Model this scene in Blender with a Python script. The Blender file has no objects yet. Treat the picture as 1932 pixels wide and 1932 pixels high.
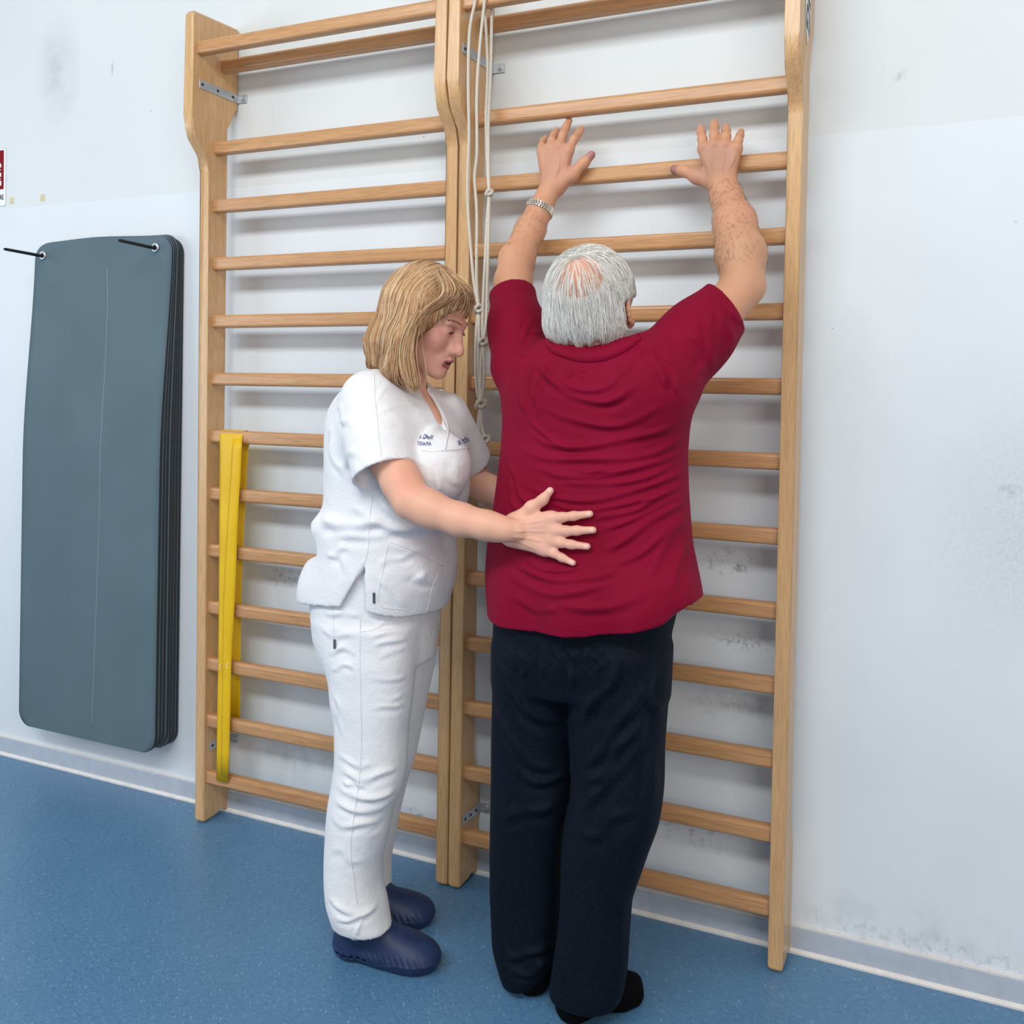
import bpy, bmesh, math, random
import numpy as np
from mathutils import Vector, Matrix
from mathutils.bvhtree import BVHTree

# ------------------------------------------------------------------ camera, world, lights, exposure
sc = bpy.context.scene
COL = sc.collection
CAM = np.array([2.21149, -2.43798, 1.35678]); YAW, PITCH, ROLL = .427094, -.020993, .020011
FPX, PPX, PPY = 1833.08, 966 + 46.79, 966 - 177.92
def cam_axes():
    ca, sa, cb, sb, cc, sn = math.cos(YAW), math.sin(YAW), math.cos(PITCH), math.sin(PITCH), math.cos(ROLL), math.sin(ROLL)
    f = np.array([-sa*cb, ca*cb, sb]); r0 = np.array([ca, sa, 0.]); u0 = np.cross(r0, f)
    return cc*r0 + sn*u0, -sn*r0 + cc*u0, f
RX, UX, FX = cam_axes()
cd = bpy.data.cameras.new('camera'); co = bpy.data.objects.new('camera', cd); COL.objects.link(co)
co.matrix_world = Matrix(((RX[0], UX[0], -FX[0], CAM[0]), (RX[1], UX[1], -FX[1], CAM[1]), (RX[2], UX[2], -FX[2], CAM[2]), (0, 0, 0, 1)))
cd.sensor_width = 36; cd.lens = FPX/1932*36; cd.shift_x = (966-PPX)/1932; cd.shift_y = (PPY-966)/1932; cd.clip_start = .05
sc.camera = co
w = bpy.data.worlds.new('world'); sc.world = w; w.use_nodes = True
bg = w.node_tree.nodes['Background']; bg.inputs[0].default_value = (1.0, .955, .92, 1); bg.inputs[1].default_value = .47
def area(name, loc, target, sx, sy, power, color):
    l = bpy.data.lights.new(name, 'AREA'); l.shape = 'RECTANGLE'; l.size = sx; l.size_y = sy; l.energy = power; l.color = color
    o = bpy.data.objects.new(name, l); COL.objects.link(o); o.location = loc
    o.rotation_euler = (Vector(target)-Vector(loc)).to_track_quat('-Z', 'Y').to_euler(); return o
area('high_window_light', (1.0, -3.7, 3.75), (1.0, 0, 1.2), 4.5, .6, 152, (.92, .97, 1.0))
area('left_window_light', (-3.0, -2.6, 1.7), (.9, -.3, 1.0), 2.2, 1.9, 54, (.78, .89, 1.0))
area('rear_window_light', (4.2, -3.6, 1.9), (1.4, -.2, 1.1), 1.8, 1.8, 54, (1.0, .91, .83))
sc.view_settings.view_transform = 'Standard'; sc.view_settings.look = 'None'
sc.view_settings.exposure = -0.15; sc.view_settings.gamma = 1.0; sc.view_settings.use_curve_mapping = False

# ------------------------------------------------------------------ helpers
def P(px, py, Y):
    "world point on the plane y=Y seen at reference pixel (px,py)"
    a = (px-PPX)/FPX; b = -(py-PPY)/FPX; d = FX + a*RX + b*UX; t = (Y-CAM[1])/d[1]
    return CAM + t*d
def PF(px, py):
    a = (px-PPX)/FPX; b = -(py-PPY)/FPX; d = FX + a*RX + b*UX; t = -CAM[2]/d[2]
    return CAM + t*d
def hit(sdf, px, py, Y0=-.9, Y1=.0):
    Y = np.linspace(Y0, Y1, 600); Q = np.array([P(px, py, y) for y in Y]); d = sdf(Q); i = np.argmax(d < 0); return Q[i]
def proj(V):
    d = np.asarray(V, float)-CAM; z = d@FX
    return PPX+FPX*(d@RX)/z, PPY-FPX*(d@UX)/z
def tag(o, label=None, cat=None, group=None, kind=None):
    if label: o['label'] = label
    if cat: o['category'] = cat
    if group: o['group'] = group
    if kind: o['kind'] = kind
    return o
def empty(name, loc=(0, 0, 0)):
    o = bpy.data.objects.new(name, None); COL.objects.link(o); o.location = loc; o.empty_display_size = .05; return o
def adopt(o, parent):
    if parent is not None:
        o.parent = parent; m = Matrix.Identity(4); q = parent; chain = []
        while q is not None: chain.append(q); q = q.parent
        for q in reversed(chain): m = m @ q.matrix_parent_inverse @ q.matrix_basis
        o.matrix_parent_inverse = m.inverted()
    return o
def mesh_obj(name, V, F, m, parent=None, smooth=True, col=None):
    me = bpy.data.meshes.new(name)
    if isinstance(F, np.ndarray):
        n, k = F.shape
        me.vertices.add(len(V)); me.vertices.foreach_set('co', np.asarray(V, np.float32).ravel())
        me.loops.add(n*k); me.loops.foreach_set('vertex_index', F.astype(np.int32).ravel())
        me.polygons.add(n); me.polygons.foreach_set('loop_start', np.arange(0, n*k, k, dtype=np.int32))
        me.polygons.foreach_set('loop_total', np.full(n, k, np.int32)); me.update(calc_edges=True)
    else:
        me.from_pydata([tuple(map(float, v)) for v in V], [], [tuple(int(i) for i in f) for f in F]); me.update()
    me.polygons.foreach_set('use_smooth', [smooth]*len(me.polygons))
    if col is not None:
        a = me.color_attributes.new('Col', 'FLOAT_COLOR', 'POINT')
        c = np.ones((len(V), 4), np.float32); c[:, :3] = col; a.data.foreach_set('color', c.ravel())
    me.materials.append(m)
    o = bpy.data.objects.new(name, me); COL.objects.link(o)
    return adopt(o, parent)
def bm_obj(name, bm, m, parent=None, smooth=False):
    bmesh.ops.recalc_face_normals(bm, faces=bm.faces)
    me = bpy.data.meshes.new(name); bm.to_mesh(me); bm.free()
    me.polygons.foreach_set('use_smooth', [smooth]*len(me.polygons)); me.materials.append(m)
    o = bpy.data.objects.new(name, me); COL.objects.link(o)
    return adopt(o, parent)
def box(bm, x0, x1, y0, y1, z0, z1, bev=0, seg=2):
    r = bmesh.ops.create_cube(bm, size=1)
    for v in r['verts']: v.co = Vector(((x0+x1)/2+v.co.x*(x1-x0), (y0+y1)/2+v.co.y*(y1-y0), (z0+z1)/2+v.co.z*(z1-z0)))
    if bev:
        es = list({e for v in r['verts'] for e in v.link_edges})
        bmesh.ops.bevel(bm, geom=es, offset=bev, segments=seg, affect='EDGES', profile=.5)
def prism_x(bm, prof, x0, x1, bev=0, seg=3):
    "prof: (y,z) outline extruded along x"
    a = [bm.verts.new((x0, y, z)) for y, z in prof]; b = [bm.verts.new((x1, y, z)) for y, z in prof]
    f1 = bm.faces.new(a); f2 = bm.faces.new(b[::-1]); n = len(prof)
    for i in range(n): bm.faces.new((a[(i+1) % n], a[i], b[i], b[(i+1) % n]))
    if bev:
        es = list(set(f1.edges) | set(f2.edges))
        bmesh.ops.bevel(bm, geom=es, offset=bev, segments=seg, affect='EDGES', profile=.5)
def crom(pts, n=8):
    "Catmull-Rom resample"
    p = [np.array(q, float) for q in pts]; p = [2*p[0]-p[1]] + p + [2*p[-1]-p[-2]]; out = []
    for i in range(1, len(p)-2):
        for k in range(n):
            t = k/n
            out.append(.5*((2*p[i]) + (-p[i-1]+p[i+1])*t + (2*p[i-1]-5*p[i]+4*p[i+1]-p[i+2])*t*t + (-p[i-1]+3*p[i]-3*p[i+1]+p[i+2])*t**3))
    out.append(p[-2]); return np.array(out)
def tube_data(path, rad, k=8, cap=True):
    path = np.asarray(path, float); n = len(path); rad = np.broadcast_to(rad, (n,))
    T = np.gradient(path, axis=0); T /= np.linalg.norm(T, axis=1)[:, None]+1e-12
    a = np.array([0, 0, 1.]) if abs(T[0, 2]) < .9 else np.array([1., 0, 0]); u = np.cross(T[0], a); u /= np.linalg.norm(u)
    V = []; 
    for i in range(n):
        u = u-T[i]*(u@T[i]); u /= np.linalg.norm(u)+1e-12; v = np.cross(T[i], u)
        for j in range(k):
            q = 2*math.pi*j/k; V.append(path[i]+rad[i]*(math.cos(q)*u+math.sin(q)*v))
    F = [(i*k+j, i*k+(j+1) % k, (i+1)*k+(j+1) % k, (i+1)*k+j) for i in range(n-1) for j in range(k)]
    if cap: F += [tuple(range(k))[::-1], tuple((n-1)*k+j for j in range(k))]
    return V, F
def tubes_obj(name, tubes, m, parent=None, k=8):
    V = []; F = []
    for path, rad in tubes:
        v, f = tube_data(path, rad, k); o = len(V); V += v; F += [tuple(i+o for i in q) for q in f]
    return mesh_obj(name, V, F, m, parent)

# ------------------------------------------------------------------ materials
def mat(name, rough=.5, metal=0, spec=.5):
    m = bpy.data.materials.new(name); m.use_nodes = True; nt = m.node_tree; b = nt.nodes['Principled BSDF']
    b.inputs['Roughness'].default_value = rough; b.inputs['Metallic'].default_value = metal
    b.inputs['Specular IOR Level'].default_value = spec
    return m, nt, b
def N(nt, t, **kw):
    n = nt.nodes.new(t)
    for k, v in kw.items():
        if k in n.inputs: n.inputs[k].default_value = v
        else: setattr(n, k, v)
    return n
def coords(nt, scale=(1, 1, 1), rot=(0, 0, 0), kind='Object'):
    tc = N(nt, 'ShaderNodeTexCoord'); mp = N(nt, 'ShaderNodeMapping'); mp.inputs['Scale'].default_value = scale; mp.inputs['Rotation'].default_value = rot
    nt.links.new(tc.outputs[kind], mp.inputs[0]); return mp.outputs[0]
def noise(nt, vec, scale=5, detail=3, rough=.5):
    n = N(nt, 'ShaderNodeTexNoise'); n.inputs['Scale'].default_value = scale; n.inputs['Detail'].default_value = detail; n.inputs['Roughness'].default_value = rough
    nt.links.new(vec, n.inputs['Vector']); return n.outputs['Fac']
def ramp(nt, fac, stops):
    r = N(nt, 'ShaderNodeValToRGB'); e = r.color_ramp.elements
    while len(e) < len(stops): e.new(.5)
    for i, (p, c) in enumerate(stops):
        e[i].position = p; e[i].color = (c, c, c, 1) if isinstance(c, (int, float)) else (*c, 1)
    nt.links.new(fac, r.inputs[0]); return r.outputs[0]
def mix(nt, fac, a, b, mode='MIX'):
    n = N(nt, 'ShaderNodeMix', data_type='RGBA', blend_type=mode)
    for s, v in ((0, fac), (6, a), (7, b)):
        if isinstance(v, (int, float)): n.inputs[s].default_value = v
        elif isinstance(v, tuple): n.inputs[s].default_value = (*v, 1)
        else: nt.links.new(v, n.inputs[s])
    return n.outputs[2]
def math_(nt, op, a, b=0.):
    n = N(nt, 'ShaderNodeMath', operation=op)
    for s, v in ((0, a), (1, b)):
        if isinstance(v, (int, float)): n.inputs[s].default_value = v
        else: nt.links.new(v, n.inputs[s])
    return n.outputs[0]
def bump(nt, b, h, strength=.2, dist=.01):
    n = N(nt, 'ShaderNodeBump'); n.inputs['Strength'].default_value = strength; n.inputs['Distance'].default_value = dist
    nt.links.new(h, n.inputs['Height']); nt.links.new(n.outputs[0], b.inputs['Normal'])
def s2l(*c): return tuple(((x/255)/12.92 if x/255 < .04045 else ((x/255+.055)/1.055)**2.4) for x in c)
def plain(name, c, rough=.5, metal=0, var=.06, scale=40, bmp=0, spec=.5):
    m, nt, b = mat(name, rough, metal, spec); f = noise(nt, coords(nt), scale, 3)
    lo = tuple(max(0, x*(1-var)) for x in c); hi = tuple(min(1, x*(1+var)) for x in c)
    nt.links.new(ramp(nt, f, [(.3, lo), (.7, hi)]), b.inputs['Base Color'])
    if bmp: bump(nt, b, f, bmp, .002)
    return m
def vcol(name, rough=.5, var=.08, scale=60, bmp=0, bscale=200, spec=.5, sss=0, sheen=0):
    m, nt, b = mat(name, rough, 0, spec); a = N(nt, 'ShaderNodeVertexColor', layer_name='Col')
    v = coords(nt); f = ramp(nt, noise(nt, v, scale, 3), [(.3, 1-var), (.7, 1+0*var)])
    nt.links.new(mix(nt, 1., a.outputs[0], f, 'MULTIPLY'), b.inputs['Base Color'])
    if bmp: bump(nt, b, noise(nt, v, bscale, 3), bmp, .001)
    if sss:
        b.inputs['Subsurface Weight'].default_value = sss; b.inputs['Subsurface Radius'].default_value = (.012, .004, .002); b.inputs['Subsurface Scale'].default_value = 1.0
    if sheen: b.inputs['Sheen Weight'].default_value = sheen
    return m
def wood(name, axis, base, dark):
    m, nt, b = mat(name, .30, 0, .5)
    s = [60, 60, 60]; s[axis] = 2.2; v = coords(nt, tuple(s)); f = noise(nt, v, 1.0, 4, .65)
    s2 = [400, 400, 400]; s2[axis] = 18; g = noise(nt, coords(nt, tuple(s2)), 1.0, 2)
    c = ramp(nt, f, [(.3, dark), (.6, base)]); g2 = ramp(nt, g, [(.35, .80), (.55, 1.0)])
    nt.links.new(mix(nt, 1., c, g2, 'MULTIPLY'), b.inputs['Base Color']); bump(nt, b, g, .05, .001)
    return m
WPOST = wood('beech_post', 2, s2l(214, 173, 124), s2l(203, 160, 111))
WRUNG = wood('beech_rung', 0, s2l(202, 153, 106), s2l(186, 136, 90))
STEEL = plain('zinc_steel', s2l(188, 194, 198), .4, .6, .1, 80)
DARK = plain('black_rubber', s2l(22, 22, 25), .6)

# ------------------------------------------------------------------ implicit surface modelling
class Sdf:
    def __init__(self): self.ops = []
    def add(self, fn, lo, hi, k=.01, op='u'): self.ops.append((fn, np.array(lo, float), np.array(hi, float), k, op)); return self
    def __call__(self, Q, lo=None, hi=None):
        d = np.full(len(Q), 1.0)
        for fn, a, b, k, op in self.ops:
            if lo is not None and (np.any(a-k-.02 > hi) or np.any(b+k+.02 < lo)): continue
            e = fn(Q)
            if op == 'u':
                if k > 0:
                    h = np.maximum(k-np.abs(d-e), 0)/k; d = np.minimum(d, e)-h*h*k*.25
                else: d = np.minimum(d, e)
            elif op == 's':
                e = -e
                if k > 0:
                    h = np.maximum(k-np.abs(d-e), 0)/k; d = np.maximum(d, e)+h*h*k*.25
                else: d = np.maximum(d, e)
            elif op == 'i': d = np.maximum(d, e)
            elif op == 'd': d = d+e
        return d
    # tapered capsule, optional squash (unit normal n, factor q<1 flattens along n)
    def cap(self, a, b, r1, r2=None, k=.01, op='u', n=None, q=1.):
        a = np.array(a, float); b = np.array(b, float); r2 = r1 if r2 is None else r2; R = max(r1, r2)
        ba = b-a; L = ba@ba+1e-12
        if n is not None: n = np.array(n, float); n /= np.linalg.norm(n)
        def fn(Q):
            p = Q-a; t = np.clip(p@ba/L, 0, 1); v = p-t[:, None]*ba
            if n is not None:
                s = v@n; v = v+np.outer(s*(1/q-1), n)
                return (np.sqrt((v*v).sum(1))-(r1+(r2-r1)*t))*(.5+.5*q)
            return np.sqrt((v*v).sum(1))-(r1+(r2-r1)*t)
        return self.add(fn, np.minimum(a, b)-R, np.maximum(a, b)+R, k, op)
    def chain(self, pts, rs, k=.01, op='u', n=None, q=1.):
        for i in range(len(pts)-1): self.cap(pts[i], pts[i+1], rs[i], rs[i+1], k, op, n, q)
        return self
    def ell(self, c, r, M=None, k=.01, op='u'):
        c = np.array(c, float); r = np.array(r, float); M = np.eye(3) if M is None else np.asarray(M); R = max(r)
        def fn(Q):
            p = (Q-c)@M.T; k0 = np.sqrt(((p/r)**2).sum(1))+1e-9; k1 = np.sqrt(((p/(r*r))**2).sum(1))+1e-9
            return k0*(k0-1)/k1
        return self.add(fn, c-R, c+R, k, op)
    # stack of (z, cx, cy, rx, ry, ang) superellipse rings
    def loft(self, rings, k=.01, op='u', pw=2.3, rnd=.01, top=True, bot=True):
        A = np.array([list(r)+[0]*(6-len(r)) for r in rings], float); A = A[np.argsort(A[:, 0])]
        zz = np.linspace(A[0, 0], A[-1, 0], 160)
        S = np.array([np.interp(zz, A[:, 0], A[:, i]) for i in range(1, 6)])
        ker = np.hanning(13); ker /= ker.sum(); S = np.array([np.convolve(np.pad(s, 6, 'edge'), ker, 'valid') for s in S])
        z0, z1 = A[0, 0], A[-1, 0]; R = max(A[:, 3].max(), A[:, 4].max())
        def fn(Q):
            z = Q[:, 2]; cx, cy, rx, ry, an = [np.interp(z, zz, s) for s in S]
            x = Q[:, 0]-cx; y = Q[:, 1]-cy
            c, s = np.cos(an), np.sin(an); X = c*x+s*y; Y = -s*x+c*y
            m = (np.abs(X/rx)**pw+np.abs(Y/ry)**pw)**(1/pw)+1e-9
            rr = np.sqrt(x*x+y*y)+1e-9
            d = rr*(1-1/m)
            d = np.where(m < .2, -np.minimum(rx, ry)*.8, d)
            e = np.maximum(z-z1 if top else -1., z0-z if bot else -1.)
            if np.ndim(e) == 0: return d
            u = np.maximum(d+rnd, 0); v = np.maximum(e+rnd, 0)
            return np.minimum(np.maximum(d, e), 0*d) * (np.maximum(d, e) < -rnd) + np.where(np.maximum(d, e) >= -rnd, np.sqrt(u*u+v*v)-rnd, 0)
        lo = [A[:, 1].min()-R, A[:, 2].min()-R, z0]; hi = [A[:, 1].max()+R, A[:, 2].max()+R, z1]
        return self.add(fn, lo, hi, k, op)
    def plane(self, p, n, k=0, op='i', lo=(-9, -9, -9), hi=(9, 9, 9)):
        p = np.array(p, float); n = np.array(n, float); n /= np.linalg.norm(n)
        return self.add(lambda Q: (Q-p)@n, lo, hi, k, op)
    def sub(self, o, k=.02):
        lo, hi = o.bounds(); return self.add(lambda Q: o(Q), lo, hi, k, 'u')
    def bounds(self):
        lo = np.min([o[1] for o in self.ops if o[4] == 'u'], 0); hi = np.max([o[2] for o in self.ops if o[4] == 'u'], 0)
        return lo-.02, hi+.02
    def grad(self, Q, e=.002):
        G = np.zeros_like(Q)
        for i in range(3):
            h = np.zeros(3); h[i] = e; G[:, i] = self(Q+h)-self(Q-h)
        return G/(np.linalg.norm(G, axis=1)[:, None]+1e-12)

CORN = np.array([[i, j, k] for i in (0, 1) for j in (0, 1) for k in (0, 1)])
EDG = [(a, b) for a in range(8) for b in range(a+1, 8) if np.abs(CORN[a]-CORN[b]).sum() == 1]
def surface(sdf, h, B=22, smooth=2, zc=None, q=2.5):
    zq = q
    "zc: height below which the grid is q times coarser along z"
    lo, hi = sdf.bounds(); lo = lo.copy(); hi = hi.copy()
    if zc is not None and lo[2] < zc < hi[2]:
        zb = lo[2]; tb = zc-(zc-zb)/zq; lo[2] = tb
        Wp = lambda A: np.concatenate([A[..., :2], np.where(A[..., 2:] < zc, zc+(A[..., 2:]-zc)*zq, A[..., 2:])], -1)
    else: Wp = lambda A: A
    nb = np.ceil((hi-lo)/(h*B)).astype(int); dims = nb*B+4
    ids = []; pos = []; quads = []
    us = [o for o in sdf.ops if o[4] == 'u']
    g = np.arange(-1, B+1)
    for bx in range(nb[0]):
        for by in range(nb[1]):
            for bz in range(nb[2]):
                o = np.array([bx, by, bz])*B; l = lo+(o-1)*h; u = lo+(o+B+1)*h
                lt, ut = l, u; l = Wp(l); u = Wp(u)
                if not any(np.all(a[1]-a[3]*.3-h <= u) and np.all(a[2]+a[3]*.3+h >= l) for a in us): continue
                # coarse test
                c = (l+u)/2; half = (u-l)/2
                cs = c+np.array([[i, j, k] for i in (-1, -.33, .33, 1) for j in (-1, -.33, .33, 1) for k in (-1, -.33, .33, 1)])*half
                dc = sdf(cs, l, u)
                mh = half.max()
                if dc.min() > mh*1.1 or dc.max() < -mh*1.1: continue
                G = np.stack(np.meshgrid(g+o[0], g+o[1], g+o[2], indexing='ij'), -1).reshape(-1, 3)
                D = sdf(Wp(lo+G*h), l, u).reshape(B+2, B+2, B+2)
                if D.min() > 0 or D.max() < 0: continue
                n = B+1
                cd8 = np.stack([D[i:i+n, j:j+n, k:k+n] for i, j, k in CORN], -1)
                sg = cd8 < 0; act = sg.any(-1) & ~sg.all(-1); I = np.argwhere(act); C8 = cd8[act]
                if len(I) == 0: continue
                acc = np.zeros((len(I), 3)); cnt = np.zeros(len(I))
                for a, b in EDG:
                    m = (C8[:, a] < 0) != (C8[:, b] < 0); t = np.where(m, C8[:, a]/(C8[:, a]-C8[:, b]+1e-12), 0)
                    acc += m[:, None]*(CORN[a]+t[:, None]*(CORN[b]-CORN[a])); cnt += m
                gi = I+o-1+1  # global cell index, shifted by +1
                ids.append((gi[:, 0]*dims[1]+gi[:, 1])*dims[2]+gi[:, 2]); pos.append(lo+(I+o-1+acc/cnt[:, None])*h)
                # edges owned by samples 1..B (global o..o+B-1)
                for ax in range(3):
                    e1, e2 = [a for a in range(3) if a != ax]
                    s0 = D[1:B+1, 1:B+1, 1:B+1] < 0
                    sl = [slice(1, B+1)]*3; sl[ax] = slice(2, B+2); s1 = D[tuple(sl)] < 0
                    J = np.argwhere(s0 != s1)
                    if len(J) == 0: continue
                    flip = s0[tuple(J.T)]
                    base = J+o+1  # same shift as gi: cell (sample index)+1
                    q = []
                    for d1, d2 in ((0, 0), (-1, 0), (-1, -1), (0, -1)):
                        c4 = base.copy(); c4[:, e1] += d1; c4[:, e2] += d2
                        q.append((c4[:, 0]*dims[1]+c4[:, 1])*dims[2]+c4[:, 2])
                    q = np.stack(q, 1)
                    if ax == 1: flip = ~flip
                    q[~flip] = q[~flip][:, ::-1]
                    quads.append(q)
    ids = np.concatenate(ids); pos = np.concatenate(pos); quads = np.concatenate(quads)
    uid, first = np.unique(ids, return_index=True); V = pos[first]
    F = np.searchsorted(uid, quads); F = np.clip(F, 0, len(uid)-1); ok = (uid[F] == quads).all(1); F = F[ok]
    V = laplace(Wp(V), F, smooth)
    return V, F
def laplace(V, F, it, lam=.5):
    n = len(V); E = np.concatenate([F[:, [0, 1]], F[:, [1, 2]], F[:, [2, 3]], F[:, [3, 0]]])
    a = np.concatenate([E[:, 0], E[:, 1]]); b = np.concatenate([E[:, 1], E[:, 0]]); c = np.maximum(np.bincount(a, minlength=n), 1)
    for i in range(it):
        S = np.stack([np.bincount(a, V[b, j], n) for j in range(3)], 1)/c[:, None]
        V = V+lam*(S-V)
    return V
def normals(V, F):
    A = V[F[:, 2]]-V[F[:, 0]]; B = V[F[:, 3]]-V[F[:, 1]]; nf = np.cross(A, B); n = len(V)
    S = np.zeros((n, 3))
    for i in range(4):
        for j in range(3): S[:, j] += np.bincount(F[:, i], nf[:, j], n)
    return S/(np.linalg.norm(S, axis=1)[:, None]+1e-12)
def seg_dist(U, path):
    "signed side distance, abs distance and param of 2D points U to polyline path"
    best = np.full(len(U), 1e9); side = np.zeros(len(U)); tt = np.zeros(len(U))
    path = np.asarray(path, float); sl = np.linalg.norm(np.diff(path, axis=0), axis=1); cum = np.concatenate([[0], np.cumsum(sl)]); tot = cum[-1]
    for i in range(len(path)-1):
        a = path[i]; ba = path[i+1]-a; L = ba@ba+1e-12; p = U-a; t = np.clip(p@ba/L, 0, 1); v = p-t[:, None]*ba; d = np.sqrt((v*v).sum(1))
        m = d < best; best[m] = d[m]; side[m] = np.sign(ba[0]*p[m, 1]-ba[1]*p[m, 0]); tt[m] = (cum[i]+t[m]*sl[i])/tot
    return best, side, tt
def folds(V, F, strokes, Y, facing=-1, clip=None):
    "strokes: (pixel polyline, amplitude, width); each is a raised fold with a valley under it, laid on the side of the cloth that faces y*facing"
    nn = normals(V, F); U = V[:, [0, 2]]; D = np.zeros(len(V)); wgt = np.clip((facing*nn[:, 1]-.05)/.35, 0, 1)
    frng = np.random.RandomState(len(strokes))
    for st in strokes:
        pl, amp, wd = st[:3]; ph1, ph2, fq = frng.uniform(0, 6.28), frng.uniform(0, 6.28), frng.uniform(.8, 1.9); Yl = st[3] if len(st) > 3 else Y
        path = crom([P(x, y, Yl)[[0, 2]] for x, y in pl], 6)
        lo = path.min(0)-4*wd; hi = path.max(0)+4*wd; m = np.all((U > lo) & (U < hi), 1)
        if not m.any(): continue
        d, s, t = seg_dist(U[m], path); tp = np.clip(np.minimum(t, 1-t)/.25, 0, 1); tp = tp*tp*(3-2*tp)
        rg = min(1., amp/.003) if wd > .0045 else 0.
        x = d*s+rg*wd*.55*np.sin(t*6.28*fq+ph2); tp = tp*(1-rg*(.30-.30*np.sin(t*6.28*fq*1.3+ph1)))
        D[m] += amp*tp*(np.exp(-(x/wd)**2)-.55*np.exp(-((x+1.7*wd)/wd)**2))
    return V+nn*(D*wgt)[:, None]
# ------------------------------------------------------------------ the room
def wall_mat():
    m, nt, b = mat('painted_plaster', .55, 0, .35); v = coords(nt)
    sep = N(nt, 'ShaderNodeSeparateXYZ'); nt.links.new(v, sep.inputs[0]); X, Z = sep.outputs[0], sep.outputs[2]
    wob = noise(nt, v, 6, 3); zz = math_(nt, 'ADD', Z, math_(nt, 'MULTIPLY', wob, .012))
    low = math_(nt, 'LESS_THAN', zz, 2.013)
    c = mix(nt, low, s2l(216, 221, 222), s2l(220, 227, 232))
    c = mix(nt, math_(nt, 'MULTIPLY', ramp(nt, noise(nt, v, 1.4, 4, .6), [(.42, 0.), (.75, 1.)]), .16), c, s2l(190, 196, 200))
    def patch(cx, cz, sx, sz, col, amt, nscale, lo, hi):
        global _d
        dx = math_(nt, 'DIVIDE', math_(nt, 'SUBTRACT', X, cx), sx); dz = math_(nt, 'DIVIDE', math_(nt, 'SUBTRACT', Z, cz), sz)
        r = math_(nt, 'SQRT', math_(nt, 'ADD', math_(nt, 'MULTIPLY', dx, dx), math_(nt, 'MULTIPLY', dz, dz)))
        n = noise(nt, v, nscale, 4, .65)
        f = math_(nt, 'MULTIPLY', ramp(nt, r, [(0., 1.), (1., 0.)]), ramp(nt, n, [(lo, 0.), (hi, 1.)]))
        return lambda cc: mix(nt, math_(nt, 'MULTIPLY', f, amt), cc, col)
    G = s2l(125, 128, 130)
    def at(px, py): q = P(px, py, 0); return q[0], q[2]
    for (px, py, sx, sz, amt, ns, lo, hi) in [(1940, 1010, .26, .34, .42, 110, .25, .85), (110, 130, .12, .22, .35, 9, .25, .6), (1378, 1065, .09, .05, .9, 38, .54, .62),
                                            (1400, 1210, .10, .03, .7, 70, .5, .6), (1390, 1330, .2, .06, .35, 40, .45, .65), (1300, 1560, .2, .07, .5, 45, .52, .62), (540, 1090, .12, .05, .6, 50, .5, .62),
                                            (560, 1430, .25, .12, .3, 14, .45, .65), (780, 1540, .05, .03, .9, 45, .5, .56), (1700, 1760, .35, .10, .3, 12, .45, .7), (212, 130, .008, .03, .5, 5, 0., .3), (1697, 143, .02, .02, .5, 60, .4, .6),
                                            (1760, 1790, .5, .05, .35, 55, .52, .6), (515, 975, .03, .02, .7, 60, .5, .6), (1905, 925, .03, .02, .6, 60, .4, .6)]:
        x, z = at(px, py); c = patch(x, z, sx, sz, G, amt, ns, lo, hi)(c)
    # small scattered nicks
    vo = N(nt, 'ShaderNodeTexVoronoi'); vo.inputs['Scale'].default_value = 11; nt.links.new(coords(nt, (1, 1, 1.6), (0, .6, 0)), vo.inputs['Vector'])
    nick = math_(nt, 'MULTIPLY', ramp(nt, vo.outputs['Distance'], [(.03, 1.), (.05, 0.)]), ramp(nt, noise(nt, v, 3.1, 2), [(.55, 0.), (.6, .6)]))
    c = mix(nt, nick, c, G)
    nt.links.new(c, b.inputs['Base Color'])
    bump(nt, b, math_(nt, 'ADD', noise(nt, v, 220, 3), math_(nt, 'MULTIPLY', noise(nt, v, 9, 3), 4)), .12, .002)
    return m
bm = bmesh.new(); box(bm, -4, 5, 0, .15, -.02, 3.6); tag(bm_obj('wall_back', bm, wall_mat()), kind='structure')
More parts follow.
